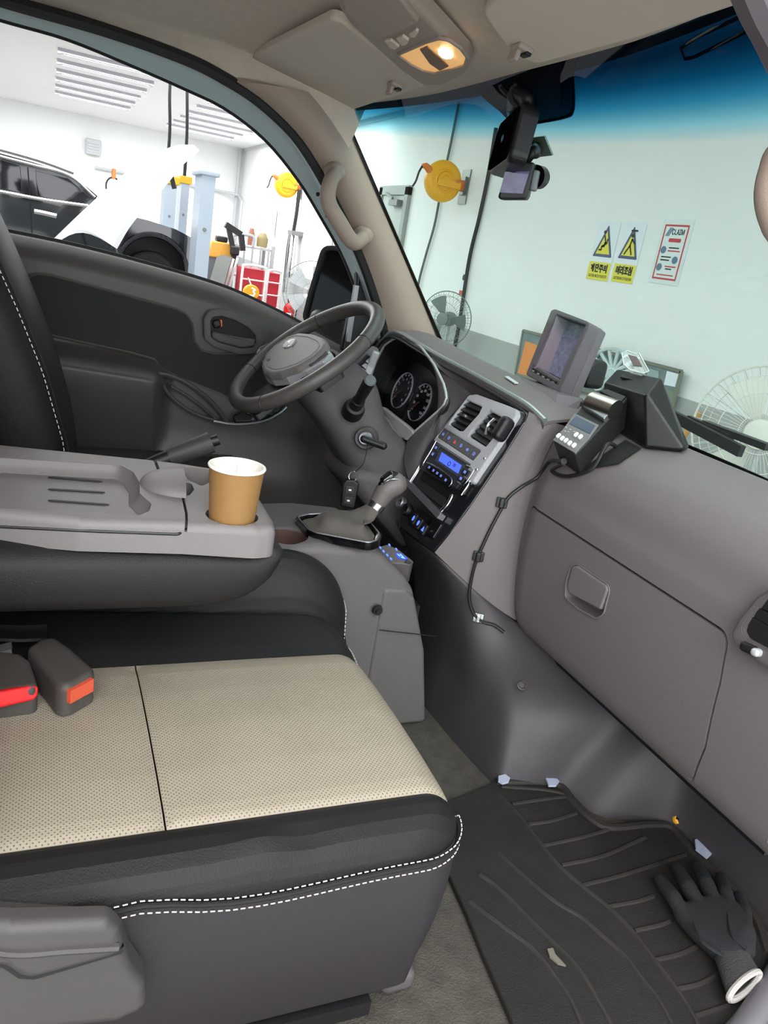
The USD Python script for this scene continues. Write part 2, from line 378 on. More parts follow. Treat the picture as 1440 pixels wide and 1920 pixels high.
# tools hanging under the far reel
q = [P(545, 440, x=4.3), P(541, 475, x=4.28), P(537, 515, x=4.28), P(533, 548, x=4.28)]
t = thing('hanging_tools', 'bundle of dark straps and tools hanging on the far wall below the reel', 'tools', q[0])
for k in range(7):
    d = np.array([0, .10 * (k / 6 - .5) * 2, 0]); j = [p + d * (1 + .35 * math.sin(i * 2 + k)) for i, p in enumerate(q)]
    part(t, 'strap', tube(spline(j, 5), .03, 6), HOSEB if k % 3 else PIPE)
part(t, 'bracket', box(q[0] + [-.02, -.16, .0], q[0] + [.2, .16, .08]), STEEL)
solo('switch_box', rbox(P(514, 418, x=4.46), (.06, .1, .55), .01), FIT, 'narrow grey switch box on the far white wall', 'box')
# wall cabinet above wing mirror
o = P(622, 462, x=4.4); t = thing('wall_cabinet', 'grey electric cabinet on the wall just above the wing mirror', 'cabinet', o)
part(t, 'body', rbox(o, (.2, .75, .9), .02), FIT); part(t, 'door', rbox(o + [-.11, 0, 0], (.02, .66, .8), .006), PIPE); part(t, 'label_plate', box(o + [-.124, .1, .12], o + [-.12, .26, .24]), WHITEP)
# garage door (pedestrian) in the front wall
t = thing('door_1', 'grey steel door with closer in the front wall', 'door', (4.48, 10.9, 0), kind='structure')
part(t, 'leaf', box((4.465, 10.47, 0), (4.498, 11.3, 2.5)), mat('door_leaf', (178, 184, 182), .5))
for a, b in (((4.44, 11.3, 0), (4.498, 11.42, 2.6)), ((4.44, 10.36, 0), (4.498, 10.47, 2.6)), ((4.44, 10.36, 2.5), (4.498, 11.42, 2.62))): part(t, 'frame', box(a, b), mat('door_frame', (150, 156, 154), .5))
part(t, 'closer', [box((4.38, 10.55, 2.35), (4.46, 10.85, 2.43)), bar((4.37, 10.7, 2.44), (4.42, 11.1, 2.52), .03)], STEEL)
# ---- standing / wall fans
def fan(o, nrm_, label, rad=.27, cage=WHITEP, blade=None, pole=True, tilt_up=0):
    o = np.array(o); F = Frame(o, nrm_); t = thing('fan', label, 'fan', (o[0], o[1], 0 if pole else o[2]))
    ring = lambda r, h, w: F.mesh(tube([(r * math.cos(a), r * math.sin(a), h) for a in np.arange(48) * 2 * np.pi / 48], w, 5, closed=True))
    ws = []
    nsp = 60
    for k in range(nsp):
        a = k * 2 * np.pi / nsp; c, s = math.cos(a), math.sin(a)
        ws.append(F.mesh(tube([(.07 * rad / .27 * c, .07 * rad / .27 * s, .115), (.2 * rad / .27 * c, .2 * rad / .27 * s, .095), (.255 * rad / .27 * c, .255 * rad / .27 * s, .05), (rad * c, rad * s, .0)], .0014, 4)))
        if k % 2 == 0: ws.append(F.mesh(tube([(.06 * c, .06 * s, -.09), (.2 * rad / .27 * c, .2 * rad / .27 * s, -.07), (rad * c, rad * s, .0)], .0014, 4)))
    part(t, 'cage', [ring(rad, 0, .006), ring(rad * .86, .075, .002), ring(rad * .6, .102, .002), ring(rad * .3, .114, .002), ring(rad * .8, -.06, .002), *ws], cage, smooth=60)
    part(t, 'hub', F.mesh(lathe([(0, .125), (.04, .124), (.066, .118), (.07, .108), (.0, .108)], 24)), cage)
    for k in range(5 if rad > .3 else 3):
        a0 = k * 2 * np.pi / (5 if rad > .3 else 3); g = []
        for i, rr in enumerate(np.linspace(.045, rad * .84, 7)):
            w = .9 * math.sin(min(1, (i + 1.5) / 5) * 1.57) * (1.15 if rad < .3 else .8)
            g.append([(rr * math.cos(a0 + w * (s - .5)), rr * math.sin(a0 + w * (s - .5)), .03 + .05 * (s - .5)) for s in np.linspace(0, 1, 7)])
        part(t, 'blade', F.mesh(grid(g, .003)), blade or cage)
    part(t, 'motor', F.mesh(lathe([(0, -.2), (.05, -.19), (.075, -.16), (.08, -.09), (.05, -.05), (0.0, -.05)], 24)), cage)
    if pole:
        b = o - F.n * .14
        part(t, 'pole', tube([(b[0], b[1], .03), (b[0], b[1], b[2] - .02)], .016, 10), PIPE)
        part(t, 'base', lathe([(0, .05), (.05, .045), (.2, .02), (.22, 0), (0, 0)], 28, (b[0], b[1], 0.0)), cage)
    return t
GREYF = mat('fan_grey', (120, 132, 132), .5); BLADE_ = mat('fan_blade_grey', (112, 124, 124), .45); IVORY = mat('fan_ivory', (196, 196, 188), .45)
fan(P(836, 598, x=4.1), (-.75, -.66, .0), 'grey standing fan against the wall beside the left windshield pillar', .30, GREYF, BLADE_)
fan(P(1428, 812, x=3.0), (-.8, -.6, .05), 'large ivory standing fan at the right end of the windshield view', .30, IVORY, IVORY)
fan(P(585, 548, x=4.1), (-.45, -.89, .0), 'far standing fan half hidden behind the wing mirror', .50, GREYF, PIPE)
# ---- notices on the front wall
YP = mat('sign_yellow', (226, 214, 60), .5); BLK = mat('print_black', (34, 36, 40), .6); PAPER = mat('paper_white', (226, 232, 240), .5); REDP = mat('print_red', (196, 60, 70), .55); BLUEP = mat('print_blue_grey', (96, 120, 146), .55); PLASTIC = mat('lamination', (222, 232, 232), .25)
def wallsign(x=4.498): return Frame((x, 0, 0), (-1, 0, 0))
WS = wallsign()
def wq(u, v, x=4.498): p = P(u, v, x=x); return (-p[1], p[2])
HAN = {  # strokes on a unit square (x right, y up)
 '계': [[(.05, .82), (.34, .82), (.22, .35)], [(.36, .66), (.5, .66)], [(.36, .48), (.5, .48)], [(.56, .95), (.56, .12)], [(.78, .98), (.78, .05)]],
 '단': [[(.12, .92), (.12, .55), (.55, .55)], [(.12, .92), (.55, .92)], [(.75, 1), (.75, .42)], [(.75, .7), (.92, .7)], [(.2, .34), (.2, .05), (.82, .05)]],
 '주': [[(.15, .92), (.85, .92)], [(.5, .92), (.18, .62)], [(.5, .92), (.82, .62)], [(.05, .42), (.95, .42)], [(.5, .42), (.5, .02)]],
 '의': [ell(.35, .72, .2, .17, 14) + [(.55, .72)], [(.05, .34), (.72, .34)], [(.86, 1), (.86, .03)]],
 '머': [[(.1, .85), (.1, .25), (.5, .25), (.5, .85), (.1, .85)], [(.85, 1), (.85, .02)], [(.6, .55), (.85, .55)]],
 '리': [[(.1, .88), (.52, .88), (.52, .56), (.1, .56), (.1, .2), (.58, .2)], [(.84, 1), (.84, .02)]],
 '조': [[(.15, .9), (.85, .9)], [(.5, .9), (.18, .52)], [(.5, .9), (.82, .52)], [(.5, .42), (.5, .16)], [(.05, .14), (.95, .14)]],
 '심': [[(.3, .98), (.08, .55)], [(.3, .9), (.55, .55)], [(.8, 1), (.8, .48)], [(.2, .38), (.2, .04), (.8, .04), (.8, .38), (.2, .38)]],
}
def strokes(word, x, y, w, h, F, hh, lw, gap=.12):
    n = len(word); cw = w / (n + gap * (n - 1)); ms = []
    for i, ch in enumerate(word):
        for s in HAN[ch]:
            q = [(x + i * cw * (1 + gap) + a * cw, y + b * h) for a, b in s]
            ms.append(prism(LineString(q).buffer(lw, cap_style=3, join_style=2), F, .002, base=hh))
    return ms
def text_on(F, s, x, y, h, hh=.001, d=.001, bold=False, width=None):
    m = meshkit.text_mesh(s, h, d, bold); m.vertices[:, 2] += hh
    if width: m.vertices[:, 0] *= width / np.ptp(m.vertices[:, 0])
    m.vertices[:, 0] += x; m.vertices[:, 1] += y; return F.mesh(m)
def warning(corners, word, label, pict):
    q = [wq(*c) for c in corners]; x0 = (q[0][0] + q[3][0]) / 2; x1 = (q[1][0] + q[2][0]) / 2; y1 = (q[0][1] + q[1][1]) / 2; y0 = (q[2][1] + q[3][1]) / 2
    w, h = x1 - x0, y1 - y0; t = thing('warning_sign', label, 'sign', WS.at(x0 + w / 2, y0, 0), group='warning notices on the wall')
    part(t, 'sheet', prism(sbox(x0, y0, x1, y1), WS, .003), PAPER)
    part(t, 'yellow_band', prism(sbox(x0, y0, x1, y0 + .31 * h), WS, .001, base=.003), YP)
    tx, ty = x0 + w * .5, y0 + h * .42; tw, th = w * .40, h * .50
    T_ = Polygon([(tx - tw, ty), (tx + tw, ty), (tx, ty + th)])
    part(t, 'triangle_border', prism(T_.buffer(.008), WS, .001, base=.003), mat('triangle_navy', (70, 76, 110), .5))
    part(t, 'triangle', prism(T_.buffer(-.016), WS, .001, base=.004), YP)
    part(t, 'pictogram', pict(tx, ty, tw, th), BLK)
    part(t, 'lettering', strokes(word, x0 + w * .12, y0 + h * .14, w * .76, h * .13, WS, .004, .006), BLK)
    part(t, 'small_lettering', text_on(WS, 'CAUTION: WATCH YOUR STEP' if word[0] == '계' else 'CAUTION: WATCH YOUR HEAD', x0 + w * .08, y0 + h * .045, h * .05, .004, width=w * .84), BLK)
ln = lambda *p: prism(LineString(p).buffer(.007), WS, .002, base=.005)
def pict_stairs(tx, ty, tw, th): return [ln(*[(tx - .06 + .03 * i, ty + .05 + .03 * j) for i, j in ((0, 0), (1, 0), (1, 1), (2, 1), (2, 2), (3, 2), (3, 3))]), ln((tx - .02, ty + .17), (tx + .02, ty + .10), (tx - .03, ty + .08)), prism(ell(tx - .03, ty + .2, .014, .014, 12), WS, .002, base=.005)]
def pict_head(tx, ty, tw, th): return [ln((tx - .05, ty + .03), (tx, ty + .10), (tx + .01, ty + .15)), ln((tx + .04, ty + .03), (tx, ty + .10)), ln((tx + .01, ty + .15), (tx + .05, ty + .12)), prism(ell(tx + .005, ty + .18, .016, .016, 12), WS, .002, base=.005), ln((tx - .02, ty + .22), (tx + .05, ty + .22))]
warning([(1124, 415), (1166, 418), (1138, 527), (1099, 523)], '계단주의', 'white and yellow warning notice with a stairs triangle, left of the pair', pict_stairs)
warning([(1170, 417), (1210, 420), (1189, 533), (1148, 528)], '머리조심', 'white and yellow mind-your-head notice, right of the warning pair', pict_head)
q = [wq(*c) for c in [(1247, 417), (1301, 416), (1267, 536), (1217, 530)]]
x0, x1, y0, y1 = (q[0][0] + q[3][0]) / 2, (q[1][0] + q[2][0]) / 2, (q[2][1] + q[3][1]) / 2, (q[0][1] + q[1][1]) / 2; w, h = x1 - x0, y1 - y0
t = thing('claim_notice', 'laminated white notice with red border headed CLAIM on the wall', 'sign', WS.at(x0 + w / 2, y0))
part(t, 'lamination', prism(sbox(x0 - .01, y0, x1 + .015, y1 + .02), WS, .003), PLASTIC)
bx = sbox(x0 + .02, y0 + .035, x1 - .02, y1 - .02)
part(t, 'border', prism(bx.difference(bx.buffer(-.014)), WS, .001, base=.003), REDP)
part(t, 'heading', text_on(WS, 'CLAIM', x0 + w * .36, y0 + h * .80, h * .085, .003, bold=True, width=w * .44), BLK)
part(t, 'emblem', [prism(LineString([(x0 + w * (.17 + .05 * k), y0 + h * .78), (x0 + w * (.28 + .05 * k), y0 + h * .9)]).buffer(.005), WS, .001, base=.003) for k in range(3)], BLUEP)
part(t, 'red_tab', prism(rnd(sbox(x0 + w * .32, y0 + h * .68, x0 + w * .76, y0 + h * .74), .01), WS, .001, base=.003), REDP)
for k, (a, b) in enumerate([(.22, .55), (.72, .40), (.22, .27)]):
    part(t, 'picture', prism(ell(x0 + w * a, y0 + h * b, w * .10, h * .06), WS, .001, base=.003), BLUEP)
for k, (a, b, c, m) in enumerate([(.4, .58, .36, BLK), (.38, .53, .44, REDP), (.2, .43, .36, BLK), (.2, .38, .32, BLK), (.42, .28, .4, REDP), (.46, .24, .22, BLK), (.2, .14, .6, REDP)]):
    part(t, 'text_line', prism(sbox(x0 + w * a, y0 + h * b, x0 + w * (a + c), y0 + h * (b + .02)), WS, .001, base=.003), m)
t = thing('notice_sticker', 'small white and red sticker on the wall by the black cable', 'sticker', P(868, 535, x=4.495)); o = P(868, 530, x=4.497); f = Frame(o, (-1, 0, 0))
part(t, 'sheet', prism(sbox(-.045, -.14, .045, .16), f, .002), PAPER); part(t, 'red_band', prism(sbox(-.045, -.14, .045, -.09), f, .001, base=.002), REDP); part(t, 'symbol', prism(ell(0, .06, .03, .035, 16), f, .001, base=.002), BLK)
# long low wall mirror; its reflected wheel and patches are modelled as coloured relief
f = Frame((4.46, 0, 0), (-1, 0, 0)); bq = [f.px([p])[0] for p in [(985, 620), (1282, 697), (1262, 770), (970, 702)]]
t = thing('display_board', 'long low wall mirror on the grey band, its reflected wheel and patches modelled in relief', 'board', f.at(*bq[0]))
part(t, 'backing', prism(bq, f, .025), mat('mirror_dark', (112, 126, 126), .3, vary=.25, vscale=5))
part(t, 'rim', [bar(f.at(*bq[i], .02), f.at(*bq[(i + 1) % 4], .02), .025) for i in range(4)], mat('mirror_rim', (118, 122, 110), .4))
part(t, 'orange_card', prism(f.px([(990, 640), (1012, 648), (1000, 708), (975, 700)]), f, .004, base=.026), mat('reflection_orange', (226, 140, 70), .5))
part(t, 'grey_card', prism(f.px([(1218, 690), (1240, 697), (1238, 762), (1214, 754)]), f, .004, base=.026), mat('reflection_grey', (150, 168, 170), .4))
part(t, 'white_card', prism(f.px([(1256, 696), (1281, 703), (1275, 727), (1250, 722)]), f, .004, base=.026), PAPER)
part(t, 'green_strip', prism(f.px([(1255, 732), (1272, 736), (1268, 764), (1250, 760)]), f, .004, base=.026), mat('reflection_green', (120, 132, 116), .4))
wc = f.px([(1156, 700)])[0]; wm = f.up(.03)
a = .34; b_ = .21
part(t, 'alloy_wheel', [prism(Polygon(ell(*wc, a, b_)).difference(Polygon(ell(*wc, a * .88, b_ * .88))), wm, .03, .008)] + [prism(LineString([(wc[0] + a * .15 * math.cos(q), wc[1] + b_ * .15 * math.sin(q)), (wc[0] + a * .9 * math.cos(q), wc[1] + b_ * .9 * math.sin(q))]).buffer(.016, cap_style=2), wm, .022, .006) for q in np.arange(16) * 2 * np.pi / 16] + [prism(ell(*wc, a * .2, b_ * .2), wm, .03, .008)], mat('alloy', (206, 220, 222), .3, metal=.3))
# ---- raised black car
CARB = mat('car_black', (14, 15, 20), .08, coat=1.0); CARG = mat('car_glass', (22, 26, 30), .04, coat=.6); TYRE = mat('tyre', (16, 16, 17), .7)
f = Frame((0, 7.0, 0), (0, -1, 0))
t = thing('car', 'black car raised on the lift beyond the driver window', 'car', (-1.2, 7.9, .55))
ol = f.px([(-330, 215), (-120, 255), (0, 287), (65, 305), (130, 325), (165, 352), (195, 378), (240, 404), (280, 414), (330, 430), (362, 447), (375, 480), (370, 560), (350, 575)])
ol += [(.35, .75), (-2.9, .75), (-3.3, 1.1), (-3.3, 1.6), (-2.8, 1.8)]
whl = (P(303, 500, y=7.0)[0], P(303, 500, y=7.0)[2])
body = Polygon([(x_, y_) for x_, y_ in ol])
fx = lambda u, v: f.px([(u, v)])[0]
wcx, wcz = fx(286, 506)
body = body.buffer(0).difference(Point(wcx, wcz).buffer(.275))
part(t, 'body', prism(body, f, 1.75, .03, base=-1.75), CARB)
glass1 = f.px([(-60, 278), (0, 298), (38, 310), (42, 362), (0, 355), (-60, 342)]); glass2 = f.px([(66, 316), (128, 334), (172, 372), (150, 384), (70, 368)])
part(t, 'rear_window', prism(glass1, f, .012, .004, r=.02), CARG); part(t, 'front_window', prism(glass2, f, .012, .004, r=.015), CARG)
tl = lambda px, r, h=.012: tube(spline([f.at(*fx(u, v), h) for u, v in px], 5), r, 6)
part(t, 'window_trim', [tl([(-60, 274), (0, 293), (65, 310), (130, 329), (178, 370)], .012), tl([(-60, 348), (0, 359), (80, 374), (165, 386)], .014)], CHROME)
part(t, 'roof_rail', tl([(-150, 243), (-60, 262), (0, 277), (80, 300), (140, 322)], .02, -.25), CHROME)
part(t, 'door_handle', tl([(64, 396), (80, 399), (106, 405)], .02), CHROME)
for q_ in ([(52, 314), (56, 368), (60, 440)], [(160, 390), (200, 430), (205, 470)]): part(t, 'door_seam', tl(q_, .005), BLACKP)
part(t, 'wheel_arch_lip', f.mesh(tube([(wcx + .28 * math.cos(a), wcz + .28 * math.sin(a), .0) for a in np.linspace(-.2, np.pi + .2, 30)], .022, 8)), CARB)
part(t, 'wheel_housing', prism(ell(wcx, wcz, .30, .30), f, .02, base=-.45), BLACKP)
tyre_o = f.at(wcx, wcz - .10, -.15)
w_ = part(t, 'wheel', lathe([(.15, .1), (.22, .11), (.240, .09), (.245, 0), (.240, -.1), (.15, -.1)], 40, tyre_o, (0, -1, 0)), TYRE)
sub(w_, 'alloy_rim', [lathe([(0, .07), (.05, .07), (.05, .02), (0, .02)], 20, tyre_o, (0, -1, 0)), lathe([(.13, .08), (.16, .1), (.16, .05), (.13, .05)], 40, tyre_o, (0, -1, 0))] + [bar(tyre_o + [.03 * math.cos(a), -.06, .03 * math.sin(a)], tyre_o + [.14 * math.cos(a), -.075, .14 * math.sin(a)], .03) for a in np.arange(7) * 2 * np.pi / 7], mat('dark_alloy', (70, 72, 76), .35, metal=.5))
part(t, 'wing_mirror', rbox(P(205, 385, y=6.85), (.2, .16, .13), .04), CARB)
# ---- white raised hood of the nearer car
HOODW = mat('hood_white', (245, 246, 248), .35, coat=.4)
near = spline([P(u, v, y=4.0) for u, v in [(212, 462), (242, 412), (300, 345), (335, 302), (358, 282), (366, 274)]], 8)
farp = spline([P(u, v, y=4.5) for u, v in [(100, 448), (150, 400), (205, 350), (262, 304), (325, 274), (362, 271)]], 8)
near, farp = resample(near, 30), resample(farp, 30)
g = np.array([[near[i] + (farp[i] - near[i]) * s + np.array([-.015, 0, .06]) * math.sin(s * np.pi) * (1 - i / 29) for s in np.linspace(0, 1, 9)] for i in range(30)])
t = thing('car_hood', 'white car hood propped wide open outside the driver window', 'hood', near[0])
part(t, 'skin', grid(g, .025), HOODW, smooth=50)
for a_, b_ in ((near[2] + [0, .05, -.02], near[2] + [.12, .1, -.35]), (P(318, 318, y=4.25), P(327, 354, y=4.25))): part(t, 'hinge_stay', bar(a_, b_, .02), BLACKP)
part(t, 'edge_seal', tube(near + [-.0, .02, -.014], .008, 6), BLACKP)
t = thing('car', 'white car with its hood up, mostly below the window sill', 'car', (-.6, 4.9, 0))
part(t, 'body', [rbox((-1.75, 4.75, .95), (3.6, 1.7, .75), .12), rbox((-2.2, 4.75, 1.25), (2.2, 1.5, .5), .15)], HOODW)
part(t, 'wheel', lathe([(0, .1), (.3, .1), (.32, 0), (.3, -.1), (0, -.1)], 30, (-.7, 4.0, .32), (0, -1, 0)), TYRE); part(t, 'wheel', lathe([(0, .1), (.3, .1), (.32, 0), (.3, -.1), (0, -.1)], 30, (-2.9, 4.0, .32), (0, -1, 0)), TYRE)
part(t, 'wheel', lathe([(0, .1), (.3, .1), (.32, 0), (.3, -.1), (0, -.1)], 30, (-.7, 5.5, .32), (0, -1, 0)), TYRE); part(t, 'wheel', lathe([(0, .1), (.3, .1), (.32, 0), (.3, -.1), (0, -.1)], 30, (-2.9, 5.5, .32), (0, -1, 0)), TYRE)
# ---- lift columns
LIFT = mat('lift_blue_grey', (184, 198, 212), .4); CAPY = mat('cap_yellow', (240, 190, 40), .45)
def column(px0, px1, y, label, cap=False, depth=.3):
    a, b = P(*px0, y=y), P(*px1, y=y); z = a[2]; x0, x1 = a[0], b[0]
    t = thing('lift_column', label, 'lift column', ((x0 + x1) / 2, y + depth / 2, 0))
    part(t, 'post', cut(box((x0, y, 0), (x1, y + depth, z)), box((x0 + .03, y + depth - .06, -.1), (x1 - .03, y + depth + .1, z + .1))), LIFT)
    part(t, 'base_plate', box((x0 - .1, y - .08, 0), (x1 + .1, y + depth + .08, .02)), LIFT)
    part(t, 'top_plate', rbox(((x0 + x1) / 2, y + depth / 2, z + .012), (x1 - x0 + .05, depth + .05, .035 if not cap else .09), .01), CAPY if cap else LIFT)
    part(t, 'carriage', box((x0 + .04, y + depth - .05, .9), (x1 - .04, y + depth + .03, 1.5)), STEEL)
    for k in (.4, 1.0, 1.6): part(t, 'bolt', lathe([(0, .012), (.012, .012), (.015, 0)], 8, ((x0 + x1) / 2, y, k * z / 2.1 + .1), (0, -1, 0)), STEEL)
    return t
column((379, 326), (405, 331), 6.3, 'pale blue-grey lift column standing in front of the black car')
column((311, 338), (333, 342), 10.5, 'lift column with yellow cap behind the white hood, left one', True, .35)
column((341, 338), (356, 341), 11.2, 'narrow lift column with yellow cap behind the white hood, right one', True, .35)
# ---- clutter near the far corner
RED = mat('cart_red', (186, 34, 52), .5); RACK = mat('rack_steel', (160, 165, 168), .4); FRAMEW = mat('cart_frame_white', (226, 222, 220), .45)
def rb_(px, y, w): return tube(spline([P(u, v, y=y) for u, v in px], 4), w, 7)
def cart(px, y, label):
    (a, b, c, d) = [P(*p, y=y) for p in px]; t = thing('tool_cart', label, 'cart', (a[0], y, 0), group='red carts')
    x0, x1, zt, zb = a[0], b[0], a[2], .12
    part(t, 'bin', box((x0 + .03, y + .05, zb + .05), (x1 - .03, y + .6, zt - .06)), RED)
    z4 = np.linspace(zb + .1, zt, 5)
    part(t, 'frame', tube(spline([(x0, y, zb), (x0, y, zt - .1), (x0 + .03, y, zt - .02), (x0 + .1, y, zt), (x1 - .1, y, zt), (x1 - .03, y, zt - .02), (x1, y, zt - .1), (x1, y, zb)], 5), .022, 8), FRAMEW)
    for z in z4[1:4]: part(t, 'crossbar', tube([(x0, y, z), (x1, y, z)], .014, 7), FRAMEW)
    for x in (x0, x1): part(t, 'wheel', lathe([(0, .03), (.07, .03), (.07, -.03), (0, -.03)], 16, (x, y + .1, .07), (0, -1, 0)), TYRE)
cart([(456, 495), (500, 503), (500, 560), (456, 550)], 13.5, 'red cart with white tubular frame, the larger left one')
cart([(504, 505), (530, 510), (530, 575), (504, 570)], 14.3, 'red cart with white tubular frame, the narrower right one')
o = P(471, 548, y=12.9); f3 = Frame(o, (0, -1, 0)); t = thing('cable_drum', 'round orange-yellow drum with a white swirl hung before the red cart', 'drum', o)
part(t, 'disc', prism(ell(0, 0, .13, .12), f3, .08, .02, base=-.04), YEL); part(t, 'swirl', [prism(LineString([(-.03, -.05), (.03, -.05), (.05, -.01), (.02, .02), (.05, .05), (.0, .07)]).buffer(.015), f3, .004, base=.04)], WHITEP)
part(t, 'hanger', bar(o + [0, .04, .1], o + [0, .32, .2], .02), STEEL); part(t, 'stand', [bar(o + [0, .03, .05], (o[0], o[1] + .03, .02), .03), box((o[0] - .15, o[1] - .1, 0), (o[0] + .15, o[1] + .16, .02))], STEEL)
y = 15.0; c0, c1 = P(436, 455, y=y), P(512, 470, y=y)
t = thing('metal_rack', 'grey steel rack loaded with parts in the far corner', 'rack', ((c0[0] + c1[0]) / 2, y, 0))
x0, x1 = c0[0], c1[0]
for x in (x0, x1):
    for yy in (y, y + .7): part(t, 'leg', bar((x, yy, 0), (x, yy, c0[2] + .05), .06), RACK)
for z in (c0[2] - .02, c0[2] - .55, .35): part(t, 'shelf', box((x0, y, z - .03), (x1, y + .7, z)), RACK)
for k in range(5): part(t, 'upright', bar((x0 + (x1 - x0) * (k + .5) / 5, y, c0[2] - .4), (x0 + (x1 - x0) * (k + .5) / 5, y, c0[2]), .03), RACK)
part(t, 'handle', tube(spline([P(438, 452, y=y), P(440, 440, y=y), P(474, 443, y=y), P(474, 462, y=y)], 4), .03, 7), RACK)
o = P(412, 470, y=14.6); t = thing('work_lamp', 'yellow and black machine sitting beside the steel rack', 'machine', o - [0, 0, .3])
part(t, 'housing', tri(m3.Manifold.batch_hull([m3.Manifold.sphere(.03, 8).translate(tuple(map(float, o + d))) for d in [(-.2, 0, -.1), (.2, 0, -.1), (-.13, 0, .12), (.15, 0, .12), (-.2, .3, -.1), (.2, .3, -.1), (-.1, .3, .12), (.13, .3, .12)]])), mat('machine_ochre', (206, 150, 62), .5))
part(t, 'top', rbox(o + [.03, .1, .2], (.2, .2, .1), .03), BLACKP); part(t, 'stand', box(o + [-.2, 0, -o[2]], o + [.2, .35, -.12]), mat('stand_grey', (88, 92, 96), .5)); part(t, 'knob', lathe([(0, .03), (.05, .03), (.06, 0)], 12, o + [.05, 0, -.35], (0, -1, 0)), STEEL)
t = thing('machine_arm', 'black folded arm sticking up from the steel rack', 'arm', P(437, 470, y=14.5))
part(t, 'arm', [bar(P(423, 421, y=14.5), P(452, 440, y=14.5), .10), bar(P(428, 425, y=14.5), P(436, 462, y=14.5), .08), bar(P(452, 440, y=14.5), P(455, 470, y=14.5), .09), bar(P(436, 462, y=14.5), P(441, 500, y=14.5), .08)], BLACKP); part(t, 'pivot', rbox(P(440, 470, y=14.45), (.16, .1, .16), .03), BLACKP)
for k, (u, v, w, h, m, lb) in enumerate([(471, 445, .12, .3, mat('brown_can', (140, 84, 60), .5), 'brown can standing upright on the steel rack'), (480, 452, .2, .25, mat('olive_pot', (132, 120, 80), .5), 'olive pot on the right end of the steel rack')]):
    o = P(u, v, y=15.3); o[2] = c0[2] + .002; o[0] += .12 * k
    solo('can' if k == 0 else 'pot', lathe([(0, 0), (w * .5, 0), (w * .55, h * .6), (w * .4, h * .8), (w * .3, h), (0, h)], 16, o), m, lb, 'can' if k == 0 else 'pot')
for k, (u0, v0, u1, v1, lb) in enumerate([(425, 480, 437, 520, 'white framed panel leaning left of the red carts, front one'), (418, 482, 430, 512, 'white framed panel leaning left of the red carts, back one')]):
    a, b = P(u0, v0, y=14 + k * .2), P(u1, v1, y=14 + k * .2); t = thing('leaning_panel', lb, 'panel', (b[0], 14, 0))
    part(t, 'sheet', bar((a[0], 14 + k * .2, a[2]), (a[0] - .25, 13.9 + k * .2, .05), .35, .02), STEEL); part(t, 'edge', bar((a[0] + .19, 14 + k * .2, a[2]), (a[0] - .06, 13.9 + k * .2, .05), .03), FRAMEW)
o = P(541, 588, y=14.2); zb = 0
t = thing('fire_extinguisher', 'red fire extinguisher with white label near the sill corner', 'fire extinguisher', (o[0], o[1], o[2] - .25))
part(t, 'cylinder', lathe([(0, -.25), (.09, -.25), (.1, -.22), (.1, .1), (.08, .16), (.03, .2), (0, .2)], 24, o), mat('extinguisher_red', (206, 30, 34), .3)); part(t, 'valve', [rbox(o + [0, 0, .23], (.08, .05, .07), .012), bar(o + [-.02, 0, .27], o + [.12, 0, .30], .025)], BLACKP)
part(t, 'hose', tube(spline([o + [.05, -.02, .24], o + [.13, -.03, .15], o + [.125, -.03, -.1]], 5), .012, 6), BLACKP); part(t, 'label', prism(sbox(-.05, -.1, .05, .02), Frame(o + [-.03, -.1, 0], (-.2, -1, 0)), .004), PAPER)
part(t, 'stand', box((o[0] - .12, o[1] - .12, 0), (o[0] + .12, o[1] + .12, o[2] - .25)), RED)
o = P(213, 326, y=20.9); t = thing('wall_hook', 'small orange hook with a loop on the far wall', 'hook', o)
part(t, 'hook', rbox(o, (.08, .3, .22), .02), ORG); part(t, 'loop', tube([o + [.16 * math.cos(a), -.02, -.28 + .2 * math.sin(a)] for a in np.linspace(0, 2 * np.pi, 16)], .02, 6), HOSEB)
# ================================================================ CAB SHELL
def wsx(y, z): return 1.03 + .10 * (1 - ((y - 1.26) / .70) ** 2) - (z - 1.455) * .735
def WSP(u, v, inset=0.0):
    d = ray(u, v); ts = np.linspace(.25, 3.4, 400); q = C + ts[:, None] * d; g = q[:, 0] - (wsx(q[:, 1], q[:, 2]) - inset)
    i = np.nonzero(np.diff(np.sign(g)))[0][0]; t = ts[i] - g[i] * (ts[i + 1] - ts[i]) / (g[i + 1] - g[i]); return C + t * d
